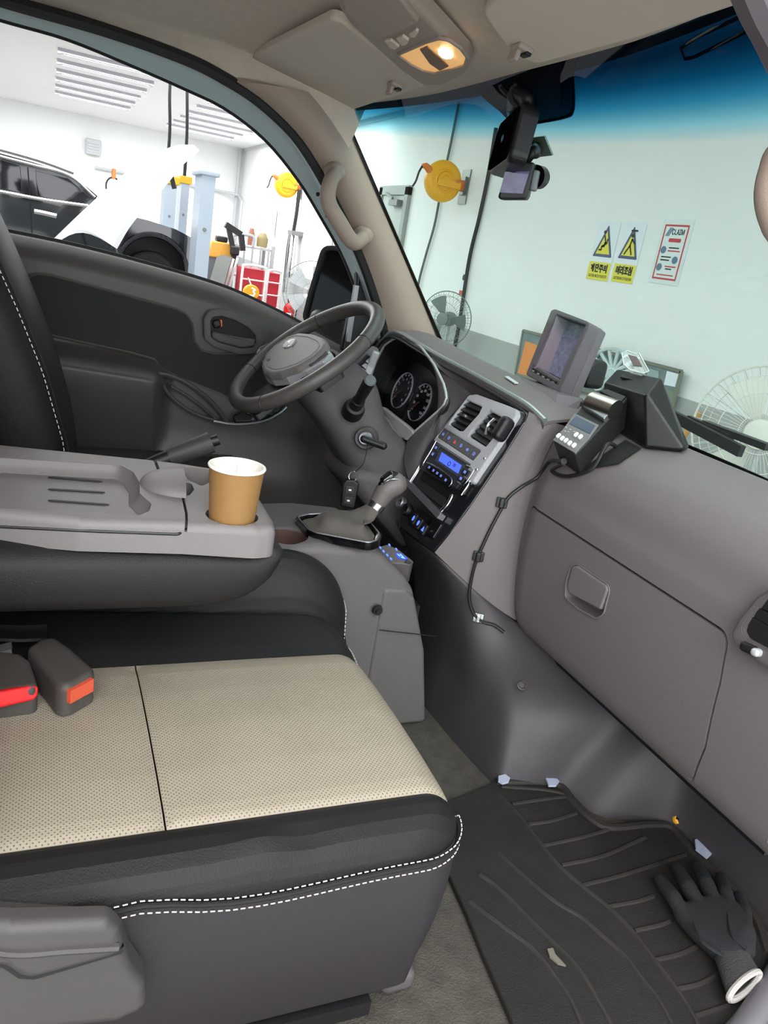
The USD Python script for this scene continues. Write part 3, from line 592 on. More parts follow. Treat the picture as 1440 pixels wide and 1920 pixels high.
# windshield: tinted pane with a blue shade band dyed into the top of the glass
def pane_material(name, tint, band=True):
    n = {'t': ('transparent_bsdf', {'color': tint}), 'gl': ('glossy_bsdf', {'color': (1, 1, 1), 'roughness': .01}), 'lw': ('layer_weight', {'blend': .5}), 'pw': ('math', {'math_type': 'power', 'value2': 5.0}), 'fr': ('math', {'math_type': 'multiply_add', 'value2': .45, 'value3': .012}), 'm': ('mix_closure', {})}
    l = [('lw.facing', 'pw.value1'), ('pw.value', 'fr.value1'), ('fr.value', 'm.fac'), ('t.BSDF', 'm.closure1'), ('gl.BSDF', 'm.closure2')]
    if band:
        n.update({'g': ('geometry', {}), 's': ('separate_xyz', {}), 'my': ('math', {'math_type': 'multiply_add', 'value2': -.055, 'value3': .069}), 'ad': ('math', {'math_type': 'add'}),
                  'mr': ('map_range', {'from_min': 1.922, 'from_max': 2.005, 'to_min': 0.0, 'to_max': 1.0, 'clamp': True}),
                  'r': ('rgb_ramp', {'ramp': [(0, tint), (.22, (.56, .86, .92)), (.5, (.19, .57, .74)), (.75, (.06, .33, .50)), (1, (.03, .19, .32))]})})
        l += [('g.position', 's.vector'), ('s.y', 'my.value1'), ('s.z', 'ad.value1'), ('my.value', 'ad.value2'), ('ad.value', 'mr.value'), ('mr.result', 'r.fac'), ('r.color', 't.color')]
    return usdkit.material(stage, '/World/Looks/' + name, n, l, surface='m.closure')
WGLASS = pane_material('windshield_glass', (.865, .945, .915))
t = thing('window_1', 'curved tinted windshield with a blue shade band along its top', 'windshield', (1.1, 1.26, 1.455), kind='structure')
ys, zs = np.linspace(.50, 1.985, 40), np.linspace(1.40, 2.05, 16)
part(t, 'glass', grid([[(wsx(y, z), y, z) for z in zs] for y in ys], .0045), WGLASS, smooth=60)
def frit(y0, y1, z0, z1, n=30, m=3): return grid([[(wsx(y, z) - .002, y, z) for z in np.linspace(z0, z1, m)] for y in np.linspace(y0, y1, n)], .001, direction=(-1, 0, -.7))
FRIT = mat('frit_black', (8, 8, 9), .35)
part(t, 'frit_border', [frit(1.935, 1.985, 1.40, 2.05, 4, 14), frit(.5, .555, 1.40, 2.05, 4, 14), frit(.5, 1.985, 1.40, 1.452), frit(.5, 1.13, 2.003, 2.05, 30, 4), frit(1.13, 1.985, 2.0, 2.05)], FRIT, smooth=60)
pp = spline([WSP(u, v) for u, v in [(905, 165), (1010, 120), (1085, 85), (1078, 130), (1080, 180), (1077, 205), (1066, 215), (1020, 224), (988, 228), (960, 222), (940, 205)]], 3, True)
fp = Frame((.74, 1.25, 1.97), (-1, 0, -.735)); poly = Polygon([((p - fp.o) @ fp.a, (p - fp.o) @ fp.b) for p in pp]).buffer(0)
def drape(mesh, inset):
    v = np.asarray(mesh.vertices).copy(); base = wsx(v[:, 1], v[:, 2]); v[:, 0] = base - inset - (v @ fp.n - v.min(0) @ fp.n) * 0
    return v
def patch(poly, inset, d=.001):
    a = trimesh.creation.extrude_polygon(poly.segmentize(.01), d, engine='earcut'); w = fp.to(np.asarray(a.vertices) * [1, 1, 0]); w[:, 0] = wsx(w[:, 1], w[:, 2]) - inset - np.asarray(a.vertices)[:, 2]; a.vertices = w; return a
DOT = usdkit.material(stage, '/World/Looks/frit_dots', {'t': ('transparent_bsdf', {'color': (.20, .30, .34)}), 'd': ('diffuse_bsdf', {'color': (.012, .016, .02)}), 'm': ('mix_closure', {'fac': .45})}, [('t.BSDF', 'm.closure1'), ('d.BSDF', 'm.closure2')], surface='m.closure')
part(t, 'dotted_frit', patch(poly, .003), DOT, 'dark dotted patch behind the mirror mount')
part(t, 'dotted_frit_edge', patch(poly.difference(poly.buffer(-.004)), .0042), FRIT)
sp = Polygon([((WSP(u, v) - fp.o) @ fp.a, (WSP(u, v) - fp.o) @ fp.b) for u, v in [(1288, 112), (1320, 98), (1435, 74), (1440, 95), (1420, 103), (1310, 130), (1294, 130)]]).buffer(.003)
part(t, 'slot_marking', patch(sp.difference(sp.buffer(-.004)), .0045), FRIT, 'thin black slot outline in the blue band')
SEALC = spline([(-.6, 1.905, 2.055), (-.30, 1.905, 2.055)] + [P(u, v, y=1.905) for u, v in [(0, -6), (200, 52), (350, 106), (430, 147), (490, 187), (550, 243), (588, 296), (622, 356), (660, 432), (692, 510), (720, 600), (730, 650)]], 8)
# headliner
ROOFC = 1.24
def roofz(y): return 2.095 - .035 * (abs(y - ROOFC) / .66) ** 4
def xend(y): d = abs(y - 1.26) / .69; return .705 - .045 * d ** 2 - .16 * smooth01((d - .90) / .14)
def zend(y): d = abs(y - 1.26) / .69; return 2.016 - .008 * d - .085 * smooth01((d - .90) / .12)
rows = []
for y in np.linspace(.555, 1.925, 70):
    x1, z1, zr = xend(y), zend(y), roofz(y); d = abs(y - 1.24) / .69
    side = smooth01((d - .93) / .07)
    row = []
    for s in np.linspace(0, 1, 40):
        x = -.52 + (x1 + .52) * s; k = smooth01((x - .30) / (x1 - .30)) if x > .30 else 0.0
        zz = zr + (z1 - zr) * k
        sl = np.interp(x, SEALC[:, 0], SEALC[:, 2]) + np.interp(x, [-.12, .12, .45], [.020, .006, .0])
        zz = zz * (1 - side) + min(zz, sl) * side
        zz -= .012 * math.exp(-((x - .03) / .02) ** 2) * 0
        row.append((x, y, zz))
    rows.append(row)
solo('headliner', grid(rows, .03), HEADL, 'beige fabric headliner under the cab roof', 'headliner', kind='structure', smooth=50)
solo('roof_panel', box((-.62, .42, 2.10), (.62, 2.06, 2.16)), mat('truck_paint', (206, 210, 212), .3, coat=.4), 'truck roof above the headliner', 'roof', kind='structure')
solo('cab_back_wall', box((-.56, .45, .7), (-.52, 2.05, 2.12)), DASH2, 'rear wall of the cab behind the seats', 'wall', kind='structure')
CARPET = mat('carpet', (72, 68, 62), .95, grain=.004, scale=320, vary=.25, vscale=30)
solo('cab_floor', box((-.6, .44, .74), (1.2, 2.05, .795)), CARPET, 'dark carpeted cab floor', 'floor', kind='structure')
solo('firewall', [box((1.18, .44, .7), (1.22, 2.05, 1.40))], BLACKP, 'black firewall behind the dashboard', 'wall', kind='structure')
solo('kick_panel', box((.80, 1.962, .70), (1.22, 1.985, 1.40)), DASH2, "dark side panel below the driver's end of the dashboard", 'panel', kind='structure')
# left A pillar trim (and its right twin)
ds = spline([P(u, v, y=1.90) for u, v in [(430, 150), (488, 188), (548, 244), (586, 296), (620, 356), (658, 432), (690, 510), (718, 600), (732, 680)]], 6)
wsd = spline([(.615, 1.945, 2.02), (.635, 1.945, 1.994), (.73, 1.945, 1.862), (.86, 1.95, 1.69), (.985, 1.95, 1.515), (1.06, 1.95, 1.40)], 6)
ds, wsd = resample(ds, 30), resample(wsd, 30)
def pillar(mirror):
    g = []
    for a, b in zip(ds, wsd):
        r = []
        for s in np.linspace(0, 1, 10):
            p = a + (b - a) * s + np.array([0, -.055, 0]) * math.sin(s * np.pi) ** .8 + np.array([0, .02, 0]) * (1 - s)
            r.append((p[0], mirror - p[1] if mirror else p[1], p[2]))
        g.append(r)
    return grid(g, .012, direction=(0, 1 if mirror else -1, 0) if False else None)
solo('pillar_trim', pillar(0), PILLAR, 'beige windshield pillar trim with the long grab handle', 'pillar trim', kind='structure', smooth=60)
def grab(pts, label, rad=.0165):
    p = spline(pts, 7); t = thing('grab_handle', label, 'grab handle', pts[0]); n = len(p)
    s = np.linspace(0, 1, n); part(t, 'grip', tube(p, rad * (1 + .15 * np.sin(s * np.pi)), 14), PILLAR, smooth=80)
    for e in (pts[0], pts[-1]): part(t, 'mount', hullpts([np.array(e), np.array(e) + [0.0, .02 if e[1] > 1.2 else -.02, 0]], [.021, .024]), PILLAR)
    part(t, 'grip_groove', tube(p[6:-6] + np.array([.012, .008 if pts[0][1] > 1.2 else -.008, 0]), .004, 6), BLACKP)
a = P(631, 322, y=1.865); b = P(684, 443, y=1.865)
grab([a, P(618, 345, y=1.815), P(616, 380, y=1.80), P(638, 420, y=1.80), P(655, 447, y=1.81), P(668, 455, y=1.83), b], 'beige grab handle on the pillar beside the driver window')
# right pillar / right grab handle: only slivers in view
o = [P(u, v, y=.54) for u, v in [(1474, 286), (1456, 322), (1449, 366), (1457, 408), (1474, 436)]]
grab([o[0] + [.01, -.03, 0], *o, o[-1] + [.01, -.03, 0]], 'beige grab handle at the right edge by the passenger pillar', .013)
g = [P(u, v, y=.50) for u, v in [(1402, -60), (1431, 10), (1456, 58), (1482, 112), (1515, 185), (1555, 290), (1590, 400)]]
solo('door_seal', tube(spline(g, 5), .017, 10), mat('seal_mauve', (84, 76, 82), .6), 'dark rubber door seal at the top right corner', 'seal', kind='structure')
# ================================================================ DRIVER'S DOOR
TEAL = mat('truck_paint_teal', (176, 192, 194), .4, coat=.3)
t = DOOR = thing('truck_door', "driver's side truck door with dark grey trim panel and open window", 'door', (.2, 2.0, .80))
sill = spline([(-.60, 2.0, 1.612), (-.25, 2.0, 1.612), (-.10, 2.0, 1.608), (.07, 2.0, 1.598), (.25, 2.0, 1.578), (.41, 2.0, 1.553), (.52, 2.0, 1.522), (.60, 2.0, 1.495), (.75, 2.0, 1.44), (.98, 2.0, 1.36)], 6)
def sillz(x): return np.interp(x, sill[:, 0], sill[:, 2])
def arm_shelf(x, z):
    """how far the trim stands proud of the door plane (into the cab)"""
    s = sillz(x)
    top = np.interp(x, [-.6, .0, .25, .30, .6], [1.385, 1.372, 1.352, 1.33, 1.28])
    d = .085 * smooth01((top + .022 - z) / .046) * (1 - smooth01((x - .24) / .05)) * (1 - .65 * smooth01((1.34 - z) / .25))
    low = .05 * smooth01((1.20 - z) / .12)
    pocket = .03 * smooth01((1.36 - z - .30 * (x - .28)) / .03) * smooth01((x - .25) / .04)
    return max(d, low * .8, 0) + .5 * pocket * (1 - smooth01((x - .62) / .1))
xs = np.linspace(-.58, .785, 120); g = []
for x in xs:
    s = sillz(x); col = [(x, 2.030, s - .006), (x, 2.022, s + .003), (x, 2.005, s + .001), (x, 1.988, s - .008), (x, 1.972, s - .024), (x, 1.966, s - .042)]
    zs_ = np.r_[np.linspace(s - .05, 1.40, 8), np.linspace(1.392, 1.30, 18), np.linspace(1.28, .81, 20)]
    for z in np.minimum(zs_, s - .05): col.append((x, 1.965 - arm_shelf(x, z), z))
    g.append(col)
part(t, 'trim_panel', grid(g, .006, direction=(0, -1, 0)), DOORP, smooth=60)
part(t, 'outer_skin', [grid([[(x, 2.05, sillz(x) - .012), (x, 2.075, 1.25), (x, 2.07, .78)] for x in np.linspace(-.58, .98, 24)], .02, direction=(0, 1, 0))], TEAL, smooth=60)
part(t, 'window_seal', tube(np.array([(x, 2.036, sillz(x) + .002) for x in np.linspace(-.58, .74, 60)]), .009, 6), RUBBER)
# painted window frame between the black seal and the glass opening
A_ = spline([(-.6, 1.93, 2.035), (-.30, 1.93, 2.035)] + [P(u, v, y=1.93) for u, v in [(0, 6), (200, 66), (350, 121), (425, 160), (480, 196), (540, 250), (575, 298), (605, 350), (640, 425), (672, 500), (700, 590), (712, 650)]], 8)
B_ = spline([(-.6, 2.0, 2.035), (-.32, 2.0, 2.035)] + [P(u, v, y=2.0) for u, v in [(0, 35), (125, 71), (250, 122), (350, 166), (425, 203), (500, 262), (562, 338), (600, 400), (642, 475), (668, 540), (690, 610), (704, 660)]], 8)
A_, B_ = resample(A_, 60), resample(B_, 60)
part(t, 'window_frame', grid([[a * (1 - s) + b * s + np.array([0, 0, .01 * math.sin(s * np.pi)]) for s in np.linspace(0, 1, 6)] for a, b in zip(A_, B_)], .03, direction=(-.55, 0, -.8)), TEAL, 'teal-grey painted metal window frame', smooth=60)
part(t, 'glass_run', tube(B_ + [0, .006, .0], .006, 6), RUBBER)
part(t, 'door_seal', tube(SEALC + [0, .014, -.002], .0135, 8), RUBBER, 'black rubber seal round the window frame')
for u, v in ((596, 364), (613, 404)): part(t, 'screw', lathe([(0, .004), (.004, .004), (.005, 0)], 10, P(u, v, y=1.945), (-.3, -1, -.5)), RUBBER)
DF = Frame((0, 1.955, 0), (0, -1, 0))
ins = DF.px([(52, 518), (70, 514), (100, 518), (330, 580), (350, 590), (360, 606), (364, 640), (378, 658), (400, 664), (520, 662), (560, 680), (520, 735), (440, 768), (395, 745), (330, 705), (300, 690), (290, 674), (240, 660), (100, 630), (70, 615), (58, 585)])
part(t, 'fabric_insert', prism(ins, DF, .012, .005, base=-.012, r=.012), DOORF, 'darker fabric insert of the door trim')
part(t, 'insert_piping', tube(np.array([DF.at(x, y, -.001) for x, y in np.array(rnd(ins, .012).exterior.coords)[:-1]]), .0035, 6, closed=True), DOORP)
hb = DF.px([(390, 600), (396, 590), (415, 588), (440, 596), (466, 610), (480, 626), (482, 642), (474, 653), (450, 655), (405, 641), (391, 630)])
HB = rnd(hb, .006)
part(t, 'handle_bezel', prism(HB.buffer(.012).difference(HB.buffer(-.004)), DF, .014, .006), DOORP)
part(t, 'handle_recess', prism(HB, DF, .003), DOORF)
hl = DF.px([(394, 618), (420, 624), (450, 630), (478, 634), (476, 648), (450, 652), (405, 640), (394, 632)])
lev = part(t, 'inside_handle', prism(hl, DF, .016, .006, r=.004), DOORP)
sub(lev, 'lever_grip', prism(DF.px([(396, 600), (412, 598), (414, 612), (400, 616)]), DF, .012, .005, r=.003), BLACKP)
part(t, 'lock_mark', prism(DF.px([(411, 599), (416, 599), (416, 612), (412, 612)]), DF, .006, .001), mat('lock_orange', (222, 96, 50), .5), 'orange lock indicator')
AF = Frame((0, 1.90, 0), (0, -1, 0))
def bead(px, y, r=.004): return tube(spline([P(u, v, y=y) for u, v in px], 6), r, 7)
part(t, 'map_pocket', bead([(296, 700), (320, 705), (352, 720), (385, 744), (412, 772), (424, 790)], 1.925, .006), DOORP)
part(t, 'pocket_edge', bead([(300, 702), (310, 730), (335, 757), (370, 778), (420, 792), (460, 793)], 1.925, .005), DOORP)
part(t, 'pocket_inner', bead([(320, 724), (350, 742), (380, 764), (405, 786)], 1.928, .004), DOORP)
SF = Frame(P(480, 785, y=1.92), (-.1, -.8, .55))
part(t, 'switch_panel', prism(SF.px([(436, 782), (470, 765), (520, 748), (534, 760), (520, 776), (480, 793), (440, 794)]), SF, .012, .004, r=.004), BLACKP)
part(t, 'switch_trim', tube(spline([SF.at(*SF.px([p])[0], .008) for p in [(400, 792), (440, 798), (490, 793), (522, 778), (536, 766)]], 5), .0045, 7), DSILVER)
part(t, 'switch_trim', tube(spline([SF.at(*SF.px([p])[0], .014) for p in [(470, 791), (486, 780), (505, 772), (526, 763)]], 5), .003, 6), DSILVER)
BLUEL = mat('blue_light', (40, 70, 255), .4, emit=(40, 70, 255), estr=4.0)
for u, v in ((486, 763), (491, 770)):
    part(t, 'switch_light', prism(sbox(-.003, -.0025, .003, .0025), Frame(P(u, v, pl=SF.up(.0125).pl), SF.n), .001), BLUEL)
for u in (470, 500): part(t, 'window_switch', rbox((*SF.px([(u, 776)])[0], .012), (.03, .018, .012), .004, SF), BLACKP)
part(t, 'speaker_swell', tri(m3.Manifold.batch_hull([m3.Manifold.sphere(.05, 12).translate((x, 1.95, z)) for x, z in ((-.1, 1.0), (.5, 1.0), (.45, 1.10), (.0, 1.10))])), DOORP)
sf = Frame((0, 1.965, 0), (0, -1, 0))
part(t, 'mirror_sail', prism(sf.px([(672, 440), (690, 470), (730, 560), (760, 640), (640, 660), (655, 590), (668, 545)]), sf, .02, .006, base=-.02, r=.006), BLACKP, 'black triangular panel ahead of the window')
part(t, 'quarter_bar', bar(P(668, 535, y=1.945), P(652, 640, y=1.945), .012), DSILVER)
# wing mirror outside
o = P(626, 535, y=2.33); t = thing('wing_mirror', "black wing mirror outside the driver's window", 'wing mirror', o)
mf = Frame(o, (-.62, -.78, -.02))
mo = rnd(mf.px([(566, 600), (580, 545), (603, 468), (612, 460), (640, 462), (676, 474), (682, 520), (668, 610), (620, 640)]), .03)
part(t, 'housing', prism(mo, mf, .11, .0, base=-.12), BLACKP)
part(t, 'rim', prism(mo.difference(mo.buffer(-.014)), mf, .02, .006, base=-.01), BLACKP)
part(t, 'mirror_glass', prism(mo.buffer(-.014), mf, .004, base=-.01), mat('mirror_glass', (60, 62, 64), .06, metal=.9))
part(t, 'arm', [tube(spline([P(640, 590, y=2.25), P(668, 588, y=2.12), P(700, 590, y=2.0)], 5), .018, 8)], BLACKP)
part(t, 'lower_mirror', rbox(P(632, 625, y=2.28), (.18, .08, .13), .03), BLACKP)
# ================================================================ DASHBOARD
t = DASHT = thing('dashboard', 'grey truck dashboard with silver centre stack, glovebox and vents', 'dashboard', (.9, 1.26, 1.0))
YL, YR = 1.205, .50
def catm(cols, n=7): return [spline(c, n) for c in cols]
# passenger side skin, profiles (x, z) at y
def prof(y):
    w = smooth01((y - .52) / .12)     # rounds off at the right end
    e = smooth01((YL + .01 - y) / .07)  # rolls in at the seam beside the centre stack
    b = (1 - e) * .018
    xb = wsx(y, 1.44) - .012
    return [(xb, 1.440), (xb - .03, 1.4535), (1.03, 1.4600 + .004 * w), (.965, 1.4535), (.915, 1.431), (.882 + b, 1.392), (.868 + b, 1.345), (.860 + b, 1.305), (.858 + b, 1.20), (.868 + b, 1.10), (.884 + b, 1.045), (.92, 1.022), (1.0, 1.03), (1.1, 1.06)]
ys = np.r_[np.linspace(YR, .62, 8), np.linspace(.66, 1.12, 14), np.linspace(1.135, YL, 10), 1.225, 1.25]
g = []
for y in ys:
    pr = np.array([(x, y, z) for x, z in prof(y)]); g.append(spline(pr, 6))
g = np.array(g)
gp = rnd([(.672, 1.288), (1.188, 1.290), (1.176, 1.20), (1.165, 1.10), (1.155, 1.035), (.668, 1.045), (.655, 1.12), (.66, 1.22)], .018)   # glovebox outline (y, z)
GF = Frame((.80, 0, 0), (-1, 0, 0))      # a = -y
gpF = affinity.scale(gp, -1, 1, origin=(0, 0))
body = grid(g, .012, direction=None)
slot = prism(gpF.buffer(.004).difference(gpF.buffer(-.0005)), GF, .11, base=-.085)
HFr = Frame((.8555, 0, 1.2), (-1, 0, .02)); hro = rnd(HFr.px([(1072, 1060), (1084, 1058), (1140, 1096), (1144, 1106), (1132, 1152), (1118, 1160), (1085, 1142), (1060, 1120), (1062, 1090)]), .008)
try: body = cut(cut(body, slot), prism(hro, HFr, .06, base=-.04))
except Exception as e: print('glove slot', e)
part(t, 'passenger_shell', body, DASH, smooth=40); DASH_BODY = body
# glovebox handle: recess with a flap
HF = Frame((.8555, 0, 1.2), (-1, 0, .02))
hq = HF.px([(1072, 1060), (1084, 1058), (1140, 1096), (1144, 1106), (1132, 1152), (1118, 1160), (1085, 1142), (1060, 1120), (1062, 1090)])
hr = rnd(hq, .008)
ho_ = resample(np.array(hr.exterior.coords)[:-1], 60, True); hc_ = ho_.mean(0)
rec = []
for s_ in np.linspace(0, 1, 9):
    rec.append([HF.at(*(hc_ + (q - hc_) * (1 - .22 * s_ ** 1.5)), .001 - .024 * math.sin(s_ * np.pi / 2)) for q in ho_])
rec = np.array(rec); rec = np.concatenate([rec, rec[:, :1]], 1)
part(t, 'handle_recess', [grid(rec, .002, direction=(-1, 0, 0)), prism([hc_ + (q - hc_) * .80 for q in ho_], HF, .002, base=-.0245)], DASH, smooth=60)
part(t, 'handle_surround', tube([HF.at(*q, .0005) for q in ho_], .0013, 6, closed=True), DASH)
part(t, 'glovebox_handle', prism(HF.px([(1075, 1061), (1085, 1060), (1140, 1098), (1142, 1107), (1128, 1144), (1068, 1112), (1066, 1095)]), HF, .010, .004, base=-.006, r=.004), DASH)
# side vent at the right end
VF = Frame(P(1425, 1180, x=.848), (-1, -.12, .10))
vo = rnd(VF.px([(1374, 1192), (1392, 1158), (1425, 1118), (1480, 1085), (1520, 1190), (1500, 1275), (1440, 1251), (1390, 1218)]), .012)
part(t, 'vent_frame', prism(vo.difference(rnd(VF.px([(1402, 1180), (1420, 1150), (1450, 1118), (1490, 1110), (1500, 1215), (1470, 1228), (1410, 1196)]), .008)), VF, .022, .007, base=-.012), DASH2)
part(t, 'vent_cavity', prism(vo.buffer(-.004), VF, .004, base=-.011), BLACKP)
for k in range(4):
    a, b = [(1403, 1183), (1410, 1165), (1422, 1148), (1438, 1132)][k], [(1465, 1222), (1472, 1202), (1480, 1182), (1488, 1160)][k]
    part(t, 'vent_slat', bar(VF.at(*VF.px([a])[0], .002), VF.at(*VF.px([b])[0], .002), .014, .004, up=VF.n), BLACKP)
part(t, 'vent_wheel', prism(VF.px([(1400, 1200), (1432, 1214), (1428, 1232), (1398, 1218)]), VF, .016, .004, r=.002), BLACKP)
part(t, 'vent_tab', prism(VF.px([(1424, 1212), (1440, 1219), (1436, 1234), (1420, 1226)]), VF, .02, .004, r=.003), SILVER)
part(t, 'inner_carrier', [box((.93, .56, 1.0), (1.15, 1.93, 1.40)), box((.86, 1.40, .80), (1.15, 1.93, 1.0))], BLACKP)  # added solid black boxes that stop bright gaps showing through the dash
# ---- hood over cluster and centre stack
H = spline([(.875, 1.205, 1.452), (.868, 1.26, 1.468), (.857, 1.34, 1.478), (.843, 1.46, 1.490), (.830, 1.58, 1.500), (.820, 1.70, 1.512), (.815, 1.79, 1.520), (.812, 1.85, 1.512), (.806, 1.89, 1.475), (.80, 1.905, 1.43)], 8)
H = resample(H, 60)
Wb = resample(spline([(wsx(y, 1.45) - .012, y, 1.452) for y in np.linspace(1.205, 1.955, 12)], 5), 60)
g = []
for i, (h, w) in enumerate(zip(H, Wb)):
    up = max(0, min(h[2] - 1.452, .08)); row = [h + [-.006, 0, -.010], h + [-.006, 0, -.003], h]
    for s in np.linspace(.06, 1, 9): row.append(h + (w - h) * s + np.array([0, 0, .55 * up * math.sin(s * np.pi) * (1 - s) + .012 * math.sin(min(1, s * 3) * np.pi / 2) * (1 - s)]))
    g.append(row)
DASH_HOOD = grid(g, .006, direction=(0, 0, 1)); part(t, 'hood', DASH_HOOD, DASH, smooth=50)
part(t, 'hood_trim', tube(H + [-.006, 0, .001], .0055, 8), mat('hood_trim_gloss', (150, 156, 156), .25, metal=.4))
part(t, 'hood_trim', tube(H[3:] + [-.014, 0, -.012], .0035, 8), BLACKP)
# ---- instrument cluster
CF = Frame((.79, 1.66, 1.41), (-1, 0, .22))
cpx = [(688, 752), (692, 716), (704, 680), (720, 648), (740, 634), (765, 634), (790, 651), (815, 685), (832, 720), (838, 745), (832, 762), (800, 790), (775, 812), (762, 826), (748, 806), (737, 793), (722, 778), (702, 764)]
cp = rnd(CF.px(cpx), .012)
co = np.array(resample(np.array(cp.exterior.coords)[:-1], 70, True))
front = CF.to(np.c_[co, np.zeros(70)])
GPc = P(776, 748, x=.838); GFc = Frame(GPc, (-1, 0, .30))
cen = co.mean(0)
inner = np.array([GFc.at(*( (q - cen) * [.86, .80]), 0) for q in co])
g = [[front[i] * (1 - s) + inner[i] * s for i in range(70)] for s in np.linspace(0, 1, 8)]
part(t, 'cluster_tunnel', grid(g, .004, closed=True), mat('cluster_black', (15, 15, 17), .35, grain=.0003), smooth=60)
part(t, 'cluster_bezel', tube(front, .0032, 8, closed=True), SILVER)
face = part(t, 'gauge_panel', prism([((q - cen) * [1.15, 1.1]) for q in co], GFc, .006, base=-.006), mat('gauge_black', (12, 12, 15), .25))
GRY = mat('gauge_grey', (150, 152, 160), .4, emit=(120, 125, 140), estr=.04)
g1_ = GFc.px([(788, 755)])[0]
for j, (gx, gy, gr) in enumerate([(g1_[0], g1_[1], .048), (g1_[0] - .115, g1_[1] + .005, .048)]):
    sub(face, 'gauge_ring', prism(Polygon(ell(gx, gy, gr, gr, 48)).difference(Polygon(ell(gx, gy, gr * .98, gr * .98, 48))), GFc, .004), GRY)
    for k in range(13):
        a = math.radians(225 - 270 * k / 12); sub(face, 'tick', bar(GFc.at(gx + gr * .82 * math.cos(a), gy + gr * .82 * math.sin(a), .001), GFc.at(gx + gr * .93 * math.cos(a), gy + gr * .93 * math.sin(a), .001), .0016), GRY)
    for k in range(0, 9):
        a = math.radians(225 - 270 * k / 8); s_ = str(k * 20 if j == 0 else k)
        m = text_on(GFc, s_, gx + gr * .64 * math.cos(a) - .004, gy + gr * .64 * math.sin(a) - .003, .0065, .001); sub(face, 'numeral', m, GRY)
    sub(face, 'needle', bar(GFc.at(gx, gy, .004), GFc.at(gx - gr * .55, gy - gr * .55, .004), .002), mat('needle_red', (120, 60, 56), .4))
sub(face, 'warning_light', prism(sbox(-.035, -.075, -.025, -.069), GFc, .001), mat('warn_red', (150, 50, 46), .4, emit=(200, 60, 50), estr=.4))
sub(face, 'divider', bar(GFc.at(0, -.08, .003), GFc.at(0, .05, .003), .006), BLACKP)
# ---- centre stack
SP = Frame((.85, 1.36, 1.45), (-1, 0, .43))
sq = lambda px, r=0.0: rnd(SP.px(px), r) if r else poly_clean(SP.px(px))
outer = [(884, 746), (900, 742), (975, 766), (990, 772), (984, 792), (940, 862), (880, 950), (845, 998), (812, 1036), (785, 1018), (748, 990), (752, 955), (770, 905), (800, 850), (840, 795)]
part(t, 'centre_panel', prism(sq(outer, .012), SP, .03, .006, base=-.028), mat('stack_gloss', (26, 26, 30), .22, coat=.4))
bez = sq([(886, 745), (900, 743), (960, 765), (976, 772), (978, 782), (948, 830), (905, 893), (893, 912), (866, 893), (830, 868), (806, 852), (822, 826), (860, 778)], .008)
va = sq([(882, 754), (911, 767), (905, 780), (876, 812), (868, 812), (850, 800), (862, 782)], .004); vb = sq([(926, 775), (953, 790), (955, 798), (918, 842), (886, 822), (896, 808)], .004)
bsw = sq([(838, 806), (909, 850), (894, 868), (826, 823)], .003)
part(t, 'silver_bezel', prism(bez.difference(va).difference(vb).difference(bsw), SP, .012, .004, base=.0), SILVER)
# vents
for k, (v, corners) in enumerate([(va, [(880, 755), (911, 768), (873, 812), (850, 800)]), (vb, [(926, 776), (956, 793), (918, 842), (887, 822)])]):
    part(t, 'vent_cavity', prism(v.buffer(.002), SP, .002, base=.0005), mat('cavity_black', (6, 6, 7), .6))
    c = [np.array(SP.px([p])[0]) for p in corners]
    for i in range(5):
        s = (i + .5) / 5; a = c[0] * (1 - s) + c[3] * s; b = c[1] * (1 - s) + c[2] * s
        part(t, 'vent_slat', bar(SP.at(*a, .006), SP.at(*b, .006), .010, .003, up=nrm(SP.n + .6 * SP.b)), BLACKP)
    m_ = (c[0] + c[1] + c[2] + c[3]) / 4
    part(t, 'vent_tab', rbox((*m_, .009), (.012, .007, .008), .002, SP), DSILVER)
# switch row
c = [np.array(SP.px([p])[0]) for p in [(838, 806), (909, 850), (894, 868), (826, 823)]]
SWG = mat('switch_grey', (86, 84, 86), .45); ICB = mat('icon_blue', (130, 150, 240), .4, emit=(120, 145, 255), estr=.10); ICR = mat('icon_red', (230, 90, 80), .4, emit=(230, 80, 70), estr=.12)
for i in range(6):
    s0, s1 = (i + .04) / 6, (i + .96) / 6
    q = [c[0] + (c[1] - c[0]) * s0, c[0] + (c[1] - c[0]) * s1, c[3] + (c[2] - c[3]) * s1, c[3] + (c[2] - c[3]) * s0]; m_ = sum(q) / 4
    b = part(t, 'switch', prism(q, SP, .010, .002), SWG)
    ic = Polygon([(m_[0] - .005, m_[1] - .004), (m_[0] + .005, m_[1] - .004), (m_[0], m_[1] + .005)]) if i == 2 else (Polygon(ell(*m_, .0042, .0042, 14)).difference(Polygon(ell(*m_, .002, .002, 10))) if i % 2 else sbox(m_[0] - .004, m_[1] - .003, m_[0] + .004, m_[1] + .003))
    sub(b, 'icon', prism(ic, SP, .0006, base=.010), ICR if i == 2 else ICB)
